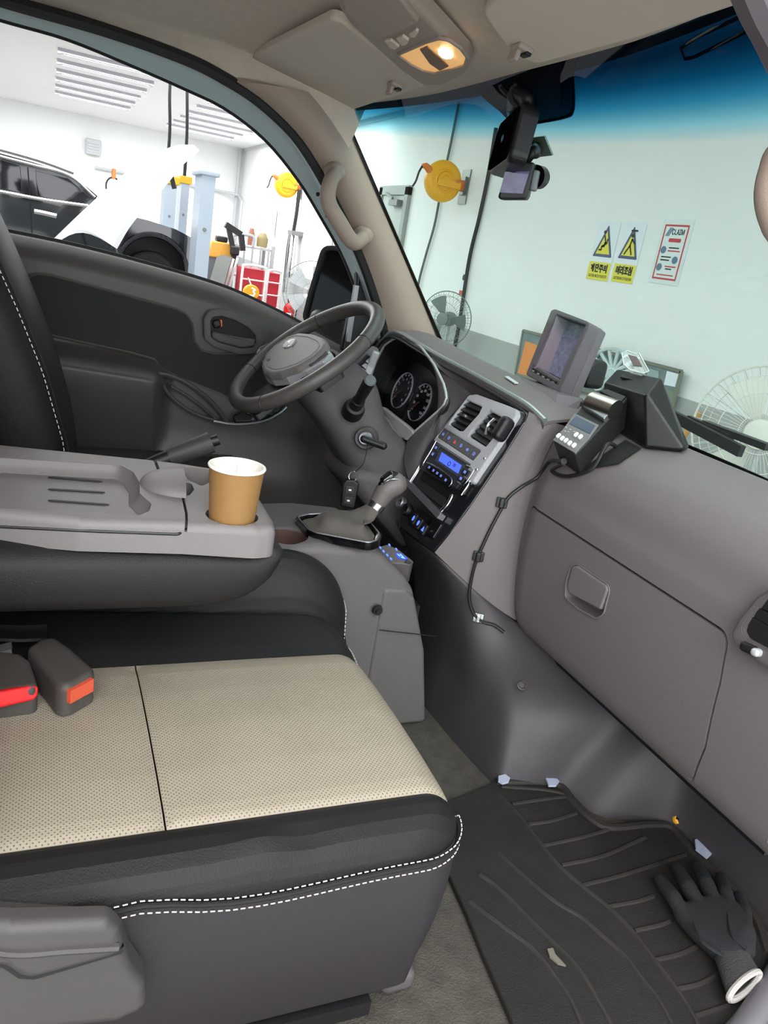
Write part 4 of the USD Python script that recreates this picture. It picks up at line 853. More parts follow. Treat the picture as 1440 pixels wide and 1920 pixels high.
# audio / climate unit
RF = SP.up(.002)
rq = lambda px, r=.0: rnd(RF.px(px), r) if r else poly_clean(RF.px(px))
rad = part(t, 'radio', prism(rq([(818, 827), (890, 874), (886, 884), (869, 912), (862, 920), (850, 915), (792, 880), (800, 858)], .004), RF, .012, .003), mat('radio_dark', (44, 46, 52), .35), smooth=30)
DISP = mat('display_blue', (70, 95, 235), .3, emit=(72, 98, 255), estr=.75)
RT = RF.up(.012)
sub(rad, 'display', prism(RT.px([(829, 848), (867, 873), (860, 889), (823, 864)]), RT, .001), DISP, 'blue lit display')
sub(rad, 'display_frame', prism(poly_clean(RT.px([(825, 843), (872, 873), (861, 896), (816, 865)])).difference(poly_clean(RT.px([(829, 848), (867, 873), (860, 889), (823, 864)]))), RT, .002, .0008), mat('lcd_frame', (62, 66, 80), .3))
DGT = mat('digit_dark', (28, 34, 110), .4)
sub(rad, 'digits', [prism(Polygon(ell(*RT.px([(843, 870)])[0], .006, .005, 16)).difference(Polygon(ell(*RT.px([(843, 870)])[0], .0045, .0036, 16))), RT.up(.001), .0004), text_on(RT.up(.001), '22', *RT.px([(850, 874)])[0], .006)], DGT)
for px in [[(819, 833), (826, 837), (820, 848), (813, 843)], [(812, 846), (820, 851), (814, 859), (807, 854)], [(871, 877), (883, 884), (876, 895), (865, 888)], [(864, 890), (874, 897), (868, 906), (858, 900)]]:
    b = sub(rad, 'button', prism(RT.px(px), RT, .003, .001, r=.001), mat('button_dark', (34, 36, 42), .3))
    m_ = np.mean(RT.px(px), 0); sub(rad, 'button_icon', prism(sbox(m_[0] - .004, m_[1] - .003, m_[0] + .004, m_[1] + .003), RT.up(.003), .0005), ICB)
sub(rad, 'chrome_edge', tube(spline([RT.at(*RT.px([p])[0], .002) for p in [(876, 873), (889, 880), (884, 892), (870, 910), (859, 904)]], 4), .0016, 6), CHROME)
sub(rad, 'chrome_edge', tube(spline([RT.at(*RT.px([p])[0], .002) for p in [(819, 828), (808, 848), (797, 866), (794, 874)]], 4), .0014, 6), CHROME)
LF = RF.up(.008)
bar_ = sub(rad, 'key_bar', prism(LF.px([(806, 869), (816, 872), (848, 896), (853, 906), (848, 914), (800, 884)]), LF, .008, .002, r=.002), GLOSSB)
for u, v in ((810, 879), (818, 885), (825, 890), (832, 895), (841, 903)):
    m_ = LF.px([(u, v)])[0]; sub(rad, 'lit_icon', prism(sbox(m_[0] - .0035, m_[1] - .0028, m_[0] + .0035, m_[1] + .0028), LF.up(.008), .0005), ICB)
sub(rad, 'chrome_edge', tube(spline([LF.at(*LF.px([p])[0], .009) for p in [(806, 870), (830, 882), (850, 898), (853, 908), (848, 915)]], 4), .0013, 6), CHROME)
# storage slot and chrome lip
tray = sq([(797, 884), (846, 918), (858, 928), (838, 960), (783, 918)], .004)
part(t, 'storage_slot', prism(tray, SP, .0025, base=.002), mat('slot_black', (7, 7, 8), .5))
part(t, 'slot_floor', prism(SP.px([(790, 900), (840, 936), (834, 952), (786, 916)]), SP, .004, base=.003, r=.002), mat('slot_floor', (30, 30, 30), .6))
part(t, 'slot_lip', bar(SP.at(*SP.px([(772, 908)])[0], .012), SP.at(*SP.px([(836, 974)])[0], .012), .012, .016, up=SP.n), DSILVER)
part(t, 'slot_latch', tube(spline([SP.at(*SP.px([p])[0], .012) for p in [(835, 962), (846, 950), (853, 938), (855, 932)]], 4), .005, 8, flat=(SP.n, .5)), CHROME)
part(t, 'side_trim', tube(spline([SP.at(*SP.px([p])[0], .008) for p in [(773, 907), (786, 886), (800, 862)]], 4), .002, 6), CHROME)
for a, b in (((915, 850), (930, 862)), ((900, 872), (914, 884)), ((885, 894), (898, 906)), ((872, 912), (884, 924))):
    m_ = (np.array(SP.px([a])[0]) + np.array(SP.px([b])[0])) / 2
    part(t, 'preset_key', rbox((*m_, .006), (.016, .030, .01), .003, SP), GLOSSB)
part(t, 'preset_rail', tube(spline([SP.at(*SP.px([p])[0], .010) for p in [(928, 848), (908, 878), (888, 908), (872, 932)]], 4), .002, 6), CHROME)
for u, v in ((917, 864), (902, 885), (888, 907)): part(t, 'rail_bead', rbox((*SP.px([(u, v)])[0], .011), (.006, .006, .006), .002, SP), CHROME)
part(t, 'outer_trim', tube(spline([SP.at(*SP.px([p])[0], .003) for p in [(880, 750), (858, 772), (830, 805), (805, 845), (785, 885), (772, 906)]], 4), .0022, 6), CHROME)
# dark round knob at the bezel's right edge
part(t, 'clip_knob', rbox((*SP.px([(955, 812)])[0], .018), (.026, .05, .03), .010, SP), BLACKP); part(t, 'knob_edge', tube(spline([SP.at(*SP.px([p])[0], .034) for p in [(933, 828), (938, 812), (950, 800)]], 4), .003, 6), CHROME)
# lower switches
part(t, 'lower_switch_panel', prism(sq([(775, 945), (832, 984), (814, 1012), (800, 1006), (768, 985), (764, 965)], .004), SP, .006, .002, base=.0), GLOSSB)
for u, v in ((782, 975), (791, 984), (800, 995)):
    m_ = SP.px([(u, v)])[0]; part(t, 'lit_switch', prism(rnd(sbox(m_[0] - .0075, m_[1] - .012, m_[0] + .0075, m_[1] + .012), .002), SP, .006, .002, base=.004), BLACKP)
    part(t, 'switch_icon', prism(Polygon(ell(*m_, .0035, .006, 12)) if u != 800 else Polygon([(m_[0] - .005, m_[1] - .005), (m_[0] + .005, m_[1] - .005), (m_[0], m_[1] + .006)]), SP, .0008, base=.010), mat('icon_blue_bright', (60, 90, 255), .4, emit=(70, 100, 255), estr=1.6))
for u, v in ((757, 945), (768, 958)): part(t, 'socket', lathe([(.006, .012), (.012, .014), (.014, .010), (.014, 0), (.004, 0)], 20, SP.at(*SP.px([(u, v)])[0], 0), SP.n), DSILVER if u == 757 else BLACKP)
# ---- skins joining hood, cluster, stack and glovebox side
def on_c(px): return np.array([CF.at(*CF.px([p])[0], 0) for p in px])
def on_s(px, h=0): return np.array([SP.at(*SP.px([p])[0], h) for p in px])
def ruled(a, b, n=40, bulge=(0, 0, 0), m=8, th=.005):
    a, b = resample(spline(a, 6), n), resample(spline(b, 6), n)
    return grid([[p + (q - p) * s + np.array(bulge) * math.sin(s * np.pi) for s in np.linspace(0, 1, m)] for p, q in zip(a, b)], th, direction=(-1, 0, .2))
left = on_c([(790, 652), (815, 685), (832, 720), (838, 745), (832, 763), (800, 791), (775, 813), (764, 825)])
right = on_s([(888, 742), (880, 750), (858, 772), (836, 798), (815, 828), (798, 858), (782, 890), (770, 908)], .0)
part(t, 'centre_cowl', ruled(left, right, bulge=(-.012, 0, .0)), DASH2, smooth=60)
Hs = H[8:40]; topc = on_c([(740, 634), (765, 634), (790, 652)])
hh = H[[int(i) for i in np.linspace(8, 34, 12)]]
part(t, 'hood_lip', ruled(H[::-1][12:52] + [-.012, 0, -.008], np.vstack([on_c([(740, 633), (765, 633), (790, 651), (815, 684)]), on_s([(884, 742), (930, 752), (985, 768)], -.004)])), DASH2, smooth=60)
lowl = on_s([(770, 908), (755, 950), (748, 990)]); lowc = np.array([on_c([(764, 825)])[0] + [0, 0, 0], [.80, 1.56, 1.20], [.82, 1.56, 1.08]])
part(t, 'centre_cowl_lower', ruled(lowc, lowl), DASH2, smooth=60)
# side skin between the stack and the glovebox
e1 = on_s([(992, 772), (982, 797), (940, 864), (882, 950), (846, 998), (815, 1036)], 0)
zz = [1.452, 1.40, 1.30, 1.20, 1.12, 1.03]; e2 = np.array([(.915, YL + .002, 1.446), (.889, YL + .002, 1.40), (.872, YL + .002, 1.30), (.872, YL - .004, 1.20), (.876, YL - .012, 1.12), (.895, YL - .02, 1.03)])
DASH_CHEEK = ruled(e1, e2, bulge=(-.004, -.014, 0), th=.006); part(t, 'side_cheek', DASH_CHEEK, DASH, smooth=60)
# lower centre / footwell column
c0 = [(.722, 1.46, 1.146), (.726, 1.262, 1.150), (.80, 1.21, 1.095), (.893, 1.176, 1.034), (.98, 1.08, 1.045), (1.06, .97, 1.05), (1.09, .90, 1.05), (1.11, .86, 1.06), (1.12, .50, 1.06)]
c1 = [(.78, 1.46, 1.05), (.775, 1.27, 1.05), (.80, 1.20, 1.02), (.87, 1.12, .99), (.95, 1.03, .985), (1.045, .955, .985), (1.07, .89, .985), (1.10, .85, .985), (1.10, .50, .985)]
c2 = [(.80, 1.44, .93), (.795, 1.28, .93), (.80, 1.16, .93), (.825, 1.05, .93), (.91, .99, .93), (1.0, .955, .93), (1.03, .885, .93), (1.095, .84, .93), (1.09, .50, .93)]
c3 = [(.80, 1.42, .86), (.785, 1.29, .86), (.79, 1.14, .86), (.805, 1.01, .86), (.87, .98, .86), (.945, .957, .86), (.985, .88, .86), (1.085, .83, .86), (1.075, .48, .86)]
c4 = [(.78, 1.42, .79), (.765, 1.29, .79), (.775, 1.12, .79), (.79, .985, .79), (.845, .968, .79), (.905, .958, .79), (.945, .875, .79), (1.07, .825, .79), (1.055, .48, .79)]
def filleted(c, n=10, k=6):
    c = np.array(c, float); p = np.vstack([c[i] + (c[i + 1] - c[i]) * np.arange(n)[:, None] / n for i in range(len(c) - 1)] + [c[-1:]])
    for _ in range(k): p[1:-1] = (p[:-2] + 2 * p[1:-1] + p[2:]) / 4
    return p
g = np.array([filleted(c) for c in (c0, c1, c2, c3, c4)]); g = np.array([spline(g[:, j], 8) for j in range(g.shape[1])])
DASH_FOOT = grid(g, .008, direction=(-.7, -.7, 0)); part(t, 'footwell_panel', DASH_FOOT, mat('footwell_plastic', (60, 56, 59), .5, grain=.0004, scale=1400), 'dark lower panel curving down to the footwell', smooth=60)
FWF = lambda u, v, x: P(u, v, x=x)
for (u, v, x, r) in ((979, 1285, .845, .0085),):
    part(t, 'screw_plug', lathe([(0, -.004), (r * .75, -.004), (r * .8, .001), (r, .002), (r * 1.1, -.003)], 20, P(u, v, x=x), (-.7, -.7, .1)), DASH2)
part(t, 'lower_right_trim', tube(spline([(.865, .556, 1.33), (.862, .545, 1.25), (.866, .535, 1.15), (.88, .53, 1.06)], 6), .004, 8), DASH)
# left of the cluster: driver's vent and cover
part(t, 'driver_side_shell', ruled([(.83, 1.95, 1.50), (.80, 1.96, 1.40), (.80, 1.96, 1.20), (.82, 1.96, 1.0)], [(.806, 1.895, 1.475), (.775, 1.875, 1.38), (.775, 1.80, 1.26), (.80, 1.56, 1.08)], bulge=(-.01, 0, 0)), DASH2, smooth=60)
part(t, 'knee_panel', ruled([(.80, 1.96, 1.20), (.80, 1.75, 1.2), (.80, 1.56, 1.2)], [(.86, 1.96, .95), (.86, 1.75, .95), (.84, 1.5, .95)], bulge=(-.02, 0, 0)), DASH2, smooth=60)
DV = Frame(P(688, 695, x=.748), (-1, .12, .25))
dvo = rnd(DV.px([(657, 712), (668, 690), (690, 664), (708, 652), (712, 662), (700, 690), (692, 712), (676, 726)]), .006); dvi = rnd(DV.px([(663, 714), (675, 695), (698, 670), (704, 672), (694, 702), (675, 722)]), .004)
part(t, 'vent_frame', prism(dvo.difference(dvi), DV, .016, .004), DSILVER); part(t, 'vent_cavity', prism(dvi.buffer(.002), DV, .003), BLACKP)
for k in range(5):
    a, b = np.array([666, 711]) * (1 - k / 4.6) + np.array([699, 672]) * k / 4.6, np.array([679, 721]) * (1 - k / 4.6) + np.array([706, 678]) * k / 4.6
    part(t, 'vent_slat', bar(DV.at(*DV.px([a])[0], .008), DV.at(*DV.px([b])[0], .008), .012, .003, up=nrm(DV.n + .5 * DV.b)), GRY)
part(t, 'cluster_lower_trim', prism(CF.px([(703, 757), (716, 770), (728, 783), (737, 798), (737, 806), (750, 818), (763, 826), (780, 811), (762, 795), (742, 780), (722, 764)]), CF, .012, .004, base=-.006, r=.002), mat('cluster_trim_grey', (150, 148, 148), .45))
part(t, 'column_cover_edge', tube(spline(on_c([(704, 760), (720, 776), (735, 792), (744, 806), (757, 822)]) + [-.01, 0, 0], 5), .006, 8), DASH)
# ================================================================ SEATS
BEIGE_N = {'p': ('principled_bsdf', {'roughness': .5, 'specular_ior_level': .4}), 'g': ('geometry', {}), 'mp': ('mapping', {'rotation': (0, 0, .785), 'scale': (1, 1, .0001)}), 'v': ('voronoi_texture', {'scale': 250.0, 'randomness': 0.0}),
           'mr': ('map_range', {'from_min': .15, 'from_max': .24, 'clamp': True}), 'r': ('rgb_ramp', {'ramp': [(0, lin((104, 96, 84))), (1, lin((160, 150, 133)))]}), 'n': ('noise_texture', {'scale': 9.0, 'detail': 3.0}),
           'r2': ('rgb_ramp', {'ramp': [(.3, (.90, .90, .90)), (.7, (1, 1, 1))]}), 'mu': ('mix', {'mix_type': 'multiply', 'fac': 1.0}), 'b': ('bump', {'strength': .5, 'distance': .0008})}
BEIGE = usdkit.material(stage, '/World/Looks/beige_perforated', BEIGE_N, [('g.position', 'mp.vector'), ('mp.vector', 'v.vector'), ('v.distance', 'mr.value'), ('mr.result', 'r.fac'), ('g.position', 'n.vector'), ('n.fac', 'r2.fac'), ('r.color', 'mu.color1'), ('r2.color', 'mu.color2'), ('mu.color', 'p.base_color'), ('mr.result', 'b.height'), ('b.normal', 'p.normal')], surface='p.BSDF')
THREAD = mat('thread_white', (214, 210, 204), .7)
def seat_edge(y):      # front edge of the cushion in plan
    e = .478
    if y < .67: e = .478 - (.07 - math.sqrt(max(0, .07 ** 2 - (.67 - y) ** 2)))
    return e + .05 * smooth01((y - 1.02) / .25)
SECT = np.array([(.600, 1.052), (.602, 1.066), (.608, 1.078), (.618, 1.089), (.632, 1.0965), (.648, 1.099), (.660, 1.0975), (.668, 1.0945), (.675, 1.0985), (.69, 1.101), (.75, 1.104), (.83, 1.105), (.91, 1.104), (.965, 1.101), (.985, 1.098), (1.0, 1.0945), (1.012, 1.097), (1.03, 1.101), (1.06, 1.106), (1.09, 1.111), (1.117, 1.1155), (1.122, 1.1125), (1.127, 1.1175), (1.145, 1.136), (1.162, 1.168), (1.178, 1.189), (1.195, 1.196), (1.25, 1.19), (1.33, 1.17), (1.39, 1.13), (1.42, 1.07), (1.43, 1.0)])
def ztop(y): return np.interp(y, SECT[:, 0], SECT[:, 1])
def seat_pt(x, y):
    d = seat_edge(y) - x; r = .05 + .09 * smooth01((y - 1.02) / .16)
    roll = 0 if d > r else r * (1 - math.sqrt(max(0, 1 - ((r - max(d, 0)) / r) ** 2)))
    z = ztop(y - (.2 - x) * .09 * smooth01((y - 1.01) / .08)) - roll * (1.0 if y > .66 else .95)
    z -= .004 * math.exp(-((x - .127) / .004) ** 2) * (.67 < y < .999)
    z += .005 * math.exp(-((x - .30) / .13) ** 2 - ((y - .83) / .12) ** 2)
    z += .004 * math.exp(-((x - .22) / .03) ** 2) * math.exp(-((y - .63) / .02) ** 2) - .004 * math.exp(-((x - .27) / .03) ** 2) * math.exp(-((y - .63) / .02) ** 2)
    return (x, y, z)
def seat_patch(y0, y1, xa, xb=None, n=24, m=70):
    g = []
    yy = np.unique(np.r_[np.linspace(y0, y1, n), SECT[(SECT[:, 0] > y0) & (SECT[:, 0] < y1), 0]])
    for y in yy:
        x1 = seat_edge(y) if xb is None else xb
        s = np.linspace(0, 1, m); s = 1 - (1 - s) ** 1.7 if xb is None else s
        g.append([seat_pt(xa + (x1 - xa) * q, y) for q in s])
    return grid(g, .004, direction=(0, 0, 1))
t = thing('bench_seat', 'black bench seat cushion with perforated beige panels and white stitching', 'seat', (.1, 1.0, .80))
part(t, 'side_bolster', seat_patch(.600, .6675, -.40, n=20, m=90), LEATHER, smooth=60)
bp = part(t, 'seat_panel', seat_patch(.6685, .9995, .1285, n=30, m=80), BEIGE, 'large front beige perforated panel', smooth=60)
part(t, 'seat_panel', seat_patch(.6685, .9995, -.40, .1265, n=30, m=40), BEIGE, 'smaller rear beige perforated panel', smooth=60)
part(t, 'centre_cushion', [seat_patch(1.0005, 1.192, -.40, n=40, m=90), seat_patch(1.192, 1.405, -.40, .26, n=24, m=30)], LEATHER, smooth=60)
# skirt round the side and front
pl = [(-.40, .600)] + [(x, .600) for x in np.linspace(-.3, .40, 24)] + [(.408 + .07 * math.sin(a), .67 - .07 * math.cos(a)) for a in np.linspace(.1, np.pi / 2, 10)] + [(.478 + .05 * smooth01((y - 1.02) / .25), y) for y in np.linspace(.70, 1.192, 16)]
def welt_z(i): x, y = pl[i]; return seat_pt(x, y)[2] if True else 0
def side_z(x): return 1.052 + .006 * math.exp(-((x - .10) / .05) ** 2) - .008 * math.exp(-((x - .20) / .05) ** 2)
def seamz(x, y): return min((ztop(y) - .05 if y > .66 else 1.052), 1.056) + (.020 * math.exp(-((x - .09) / .065) ** 2) + .003 * math.exp(-((x - .19) / .03) ** 2) * 0 + .006 * smooth01((x - .22) / .15)) * (y < .67)
g = []
for k, (x, y) in enumerate(pl):
    zt_ = ztop(y) - .05 if y > .66 else 1.052
    zt_ = seamz(x, y); row = []
    for s in np.linspace(0, 1, 14):
        z = zt_ - (zt_ - .855) * s
        inx = .020 * s ** 2 * (x > .43)
        iny = -.006 * math.sin(s * np.pi) + .012 * s ** 2
        row.append((x - inx, y - .002 * (y < .66) + (iny if y < .66 else 0), z))
    g.append(row)
part(t, 'skirt', grid(g, .006, direction=(0, -1, 0)), SKIRT, smooth=60)
seam = np.array([(x, y - .0015, seamz(x, y)) for x, y in pl[1:40]])
out = np.array([(0, -.003, 0) if p[1] < .605 else (.003, -.002, 0) for p in seam])
part(t, 'welt', tube(resample(seam + out * .6, 120), .0032, 8), LEATHER)
def stitches(path, off, n, L=.006, r=.0008):
    p = resample(path, n * 10 + 1); return [tube([p[10 * i] + off, p[10 * i + 3] + off, p[10 * i + 6] + off], r, 5) for i in range(n)]
part(t, 'stitching', stitches(seam + out, np.array([0, -.0005, .0075]), 125) + stitches(seam + out, np.array([0, -.001, -.0075]), 125), THREAD, 'double row of white stitches', kind='stuff')
lf = np.array([seat_pt(seat_edge(y) - .004, y) for y in np.linspace(1.0, 1.22, 40)]); part(t, 'front_stitching', stitches(lf, np.array([.002, 0, .001]), 34, r=.0007), THREAD, kind='stuff')
part(t, 'seat_base', box((-.42, .66, .80), (.40, 1.17, .99)), BLACKP)
part(t, 'seat_rail', bar((-.40, .62, .835), (.38, .62, .835), .03, .022), BLACKP)
part(t, 'front_riser', rbox((.440, .74, .812), (.05, .20, .034), .012), DASH2)
RECL = mat('recliner_plastic', (66, 63, 62), .5, grain=.0003, scale=1500)
RFm = Frame((0, .590, 0), (0, -1, 0))
RL = RFm.up(.050)
part(t, 'recliner_cover', prism(RFm.px([(-120, 1680), (0, 1690), (195, 1703), (228, 1722), (240, 1760), (268, 1800), (272, 1838), (254, 1850), (234, 1854), (226, 1862), (205, 1866), (60, 1880), (-120, 1890)]), RFm, .034, .012, base=.0, r=.006), RECL)
part(t, 'recliner_lever', prism(RL.px([(-120, 1730), (20, 1738), (205, 1732), (226, 1750), (236, 1790), (222, 1798), (60, 1842), (38, 1840), (8, 1820), (-40, 1815), (-120, 1815)]), RL, .020, .010, base=-.020, r=.004), RECL)
part(t, 'lever_gap', prism(RL.px([(-120, 1816), (-40, 1816), (8, 1821), (40, 1841), (62, 1843), (224, 1799), (234, 1792), (230, 1806), (64, 1856), (34, 1854), (4, 1834), (-120, 1830)]), RL, .004, base=-.014), BLACKP)  # shadow under the lever edge, painted as a thin black strip
part(t, 'lever_ridge', tube(spline([RL.at(*RL.px([p])[0], .0) for p in [(-60, 1776), (30, 1788), (120, 1782), (222, 1776)]], 5), .004, 7), RECL)
# seat backrest sliver of the passenger seat at the left edge of frame
t = thing('passenger_backrest', 'black passenger backrest edge just inside the left border', 'backrest', (-.2, .8, 1.1))
g = []
for z in np.linspace(1.118, 1.80, 24):
    x0 = np.interp(z, [1.1, 1.25, 1.45, 1.62, 1.80], [-.050, -.075, -.145, -.215, -.30]); tp = 1 - .10 * smooth01((z - 1.5) / .3); row = []
    for a in np.linspace(0, 2 * np.pi, 36, endpoint=False):
        c, s_ = math.cos(a), math.sin(a); k = 2 / 3.4
        row.append((x0 - .06 + .06 * abs(c) ** k * np.sign(c), .752 + .148 * tp * abs(s_) ** k * np.sign(s_), z))
    g.append(row)
cap0, cap1 = np.array(g[0]), np.array(g[-1])
g = [list(cap0.mean(0) + (cap0 - cap0.mean(0)) * q) for q in (.02, .6)] + g + [list(cap1.mean(0) + (cap1 - cap1.mean(0)) * q + [-.01, 0, .03 * (1 - q * .5)]) for q in (.75, .02)]
part(t, 'pad', grid(g, .008, closed=True), LEATHER, smooth=60)
# ---- driver's seat
t = thing('driver_seat', "driver's black leather seat with white stitched backrest edge", 'seat', (.1, 1.66, .80))
def bx_(z): return np.interp(z, [1.08, 1.2, 1.3, 1.42, 1.52, 1.62, 1.74, 1.85], [.065, .060, .045, .01, -.03, -.075, -.135, -.20])
g = []
for z in np.linspace(1.07, 1.86, 30):
    x0 = bx_(z); row = []
    for a in np.linspace(0, 2 * np.pi, 40, endpoint=False):
        c, s = math.cos(a), math.sin(a); k = 2 / 3.2
        row.append((x0 - .075 + .075 * abs(c) ** k * np.sign(c) - .012 * abs(math.cos(a)) * (abs(s) < .5) * 0, 1.645 + .225 * abs(s) ** k * np.sign(s), z))
    g.append(row)
part(t, 'backrest', grid(g, .01, closed=True), LEATHER, smooth=60)
st = np.array([(bx_(z) - .012, 1.425, z) for z in np.linspace(1.08, 1.80, 40)])
part(t, 'backrest_stitching', stitches(st, np.array([0, -.004, 0]), 75, r=.0009), THREAD, kind='stuff')
part(t, 'backrest_seam', tube(st + [.006, -.001, 0], .002, 6), LEATHER)
g = []
for y in np.linspace(1.42, 1.875, 26):
    w = min(1, (min(y - 1.42, 1.875 - y) / .06)); zt_ = 1.17 - .06 * (1 - math.sqrt(max(0, 1 - (1 - w) ** 2))) - .02 * math.exp(-((y - 1.66) / .13) ** 2)
    g.append([(x, y, zt_ + .012 * math.sin((x + .1) / .55 * np.pi) - (.08 * (1 - math.sqrt(max(0, 1 - ((x - .38) / .08) ** 2))) if x > .38 else 0)) for x in np.r_[np.linspace(-.15, .38, 16), np.linspace(.39, .46, 12)]])
part(t, 'cushion', grid(g, .10, direction=(0, 0, 1)), LEATHER, smooth=50)
part(t, 'seat_base', box((-.2, 1.46, .80), (.40, 1.84, 1.05)), BLACKP)
# ---- hand brake
t = thing('hand_brake', "black hand brake lever between console and driver's seat", 'hand brake', P(322, 862, y=1.36))
a, b = P(300, 866, y=1.36), P(396, 829, y=1.36)
part(t, 'lever', tube([a - (b - a) * .5, a, b], [.012, .015, .018], 14), BLACKP); part(t, 'grip', tube([a + (b - a) * .18, a + (b - a) * .3, b], [.017, .018, .0195], 14), mat('brake_grip', (58, 57, 56), .55, grain=.0004))
part(t, 'button', tube([b, b + (b - a) * .14], .010, 12), BLACKP)
# ================================================================ FOLDED MIDDLE BACKREST WITH TRAY
t = CONSOLE = thing('folded_armrest_console', 'folded middle backrest with grey plastic tray and cup holder on a black pad', 'armrest console', (.0, 1.07, 1.13))
CZ = 1.35; TF = Frame((0, 1.06, CZ), (0, 0, 1), (1, 0, 0))
tq = lambda px, r=0.0: rnd(TF.px(px), r) if r else poly_clean(TF.px(px))
shell = tq([(-300, 930), (0, 955), (150, 970), (345, 978), (480, 988), (513, 986), (509, 970), (486, 932), (420, 880), (345, 868), (290, 861), (0, 832), (-300, 800)], .010)
base_p = shell.buffer(.004)
sh = prism(base_p, TF, .042, .012, base=-.042)
tray = tq([(-250, 850), (0, 858), (225, 872), (250, 885), (262, 905), (262, 925), (284, 945), (280, 958), (262, 966), (150, 962), (0, 952), (-250, 935)], .008)
trayc = prism(tray, TF, .05, base=-.019)
hole_c = np.array(P(433, 958, z=CZ)); hc = TF.px([(433, 955)])[0]
cupO = np.array(P(445, 873, z=1.418)); chole = ((cupO - TF.o) @ TF.a, (cupO - TF.o) @ TF.b)
holec = prism(ell(*chole, .0338, .0338, 48), TF, .1, base=-.05)
pocket = prism(tq([(338, 875), (396, 880), (392, 905), (378, 912), (366, 906), (352, 900)], .004), TF, .1, base=-.04)
finger = prism(tq([(346, 902), (360, 908), (364, 918), (356, 928), (344, 932)], .004), TF, .1, base=-.03)
side_cut = prism(tq([(290, 855), (300, 880), (343, 908), (346, 935), (352, 962), (354, 1100), (349, 1100), (347, 962), (341, 935), (338, 910), (295, 882), (284, 855)]), TF, .1, base=-.012)
sh = cut(sh, trayc, holec, pocket, finger, side_cut)
part(t, 'tray_shell', sh, CONS, smooth=40)
part(t, 'tray_floor', prism(tray.buffer(-.012), TF, .003, .002, base=-.0205), CONS)
trf = TF.up(-.0165)
for a, b in (((90, 895), (192, 903)), ((90, 917), (197, 923)), ((90, 938), (205, 946))):
    p, q = trf.at(*trf.px([a])[0], .0), trf.at(*trf.px([b])[0], .0); part(t, 'slot', tube([p, p + (q - p) * .06, p + (q - p) * .94, q], [.001, .0028, .0028, .001], 8, flat=((0, 0, 1), .5)), BLACKP)
g = np.array(tray.exterior.coords)[:-1]; g0 = resample(g, 120, True); g1 = resample(np.array(tray.buffer(-.013).exterior.coords)[:-1], 120, True)
k0 = int(np.argmin(np.linalg.norm(g1 - g0[0], axis=1))); g1 = np.roll(g1, -k0, 0)
if np.linalg.norm(np.roll(g1, -10, 0)[0] - g0[10]) > np.linalg.norm(g1[-10] - g0[10]): g1 = np.roll(g1[::-1], 1, 0)
part(t, 'tray_wall', grid([[TF.at(*(p * (1 - s) + q * s), -.001 - .018 * s ** .6) for s in np.linspace(0, 1, 6)] for p, q in zip(g0, g1)] + [[TF.at(*(g0[0] * (1 - s) + g1[0] * s), -.001 - .018 * s ** .6) for s in np.linspace(0, 1, 6)]], .002, direction=(0, 0, 1)), CONS, smooth=60)
# finger scoop dome
tip, ra_, rb_2 = [np.array(TF.px([p])[0]) for p in ((262, 905), (343, 888), (345, 934))]
cc = (ra_ + rb_2) / 2; ax = cc - tip; L = np.linalg.norm(ax); ax /= L; pv = np.array([-ax[1], ax[0]]); Wd = np.linalg.norm(ra_ - rb_2) / 2
g = []
for th in np.linspace(0, np.pi / 2, 12):
    row = []
    for ph in np.linspace(0, np.pi, 15):
        q = cc - ax * L * math.sin(th) * 1.0 + pv * Wd * math.cos(th) * math.cos(ph); row.append(TF.at(*q, .020 * math.cos(th) * math.sin(ph)))
    g.append(row)
part(t, 'scoop', grid(g, .003), CONS, smooth=60)
part(t, 'lid_seam', tube(spline([TF.at(*TF.px([p])[0], -.030 if i == 0 else -.032) for i, p in enumerate([(352, 1000), (340, 1003), (200, 995), (0, 984), (-200, 970)])], 5) + np.array([0, -.0045, 0]), .0018, 6), BLACKP) if False else None
part(t, 'cup_well', lathe([(0, -.0415), (.032, -.0415), (.0330, -.004), (.0345, -.0005), (.0338, -.006), (.0334, -.043), (0, -.043)], 40, TF.at(*chole, 0)), CONS)
TRAY_SHELL = sh
# padded body
g = []
for x in np.r_[np.linspace(-.42, .12, 14), .12 + .165 * np.sin(np.linspace(.08, np.pi / 2, 14))]:
    k = max(0, (x - .12) / .165); sc = math.sqrt(max(1e-4, 1 - k ** 4.6)); zb, zt_ = 1.312 - (1.312 - 1.222) * sc, 1.312
    row = []
    for a in np.linspace(0, 2 * np.pi, 40, endpoint=False):
        c, s = math.cos(a), math.sin(a); kk = 2 / 3.6
        row.append((x, 1.068 + (.155 - .02 * k * 0) * abs(c) ** kk * np.sign(c), (zb + zt_) / 2 + (zt_ - zb) / 2 * abs(s) ** kk * np.sign(s)))
    g.append(row)
part(t, 'pad', grid(g, .01, closed=True), LEATHER, smooth=60)
pe = []
for x in np.r_[np.linspace(.0, .12, 5), .12 + .165 * np.sin(np.linspace(.08, np.pi / 2, 24))]:
    k = max(0, (x - .12) / .165); sc = math.sqrt(max(1e-4, 1 - k ** 4.6)); pe.append((x + .001, .930, 1.312 - (1.312 - 1.225) * sc * .97))
part(t, 'pad_stitching', stitches(np.array(pe), np.array([.001, -.004, .0]), 44, r=.0007), THREAD, kind='stuff')
part(t, 'end_cap', grid([[(.286, y, z) for z in np.linspace(1.30, 1.318, 3)] for y in np.linspace(.93, 1.2, 6)], .004), LEATHER) if False else None
part(t, 'hinge', box((-.44, .99, 1.20), (-.33, 1.15, 1.26)), BLACKP)
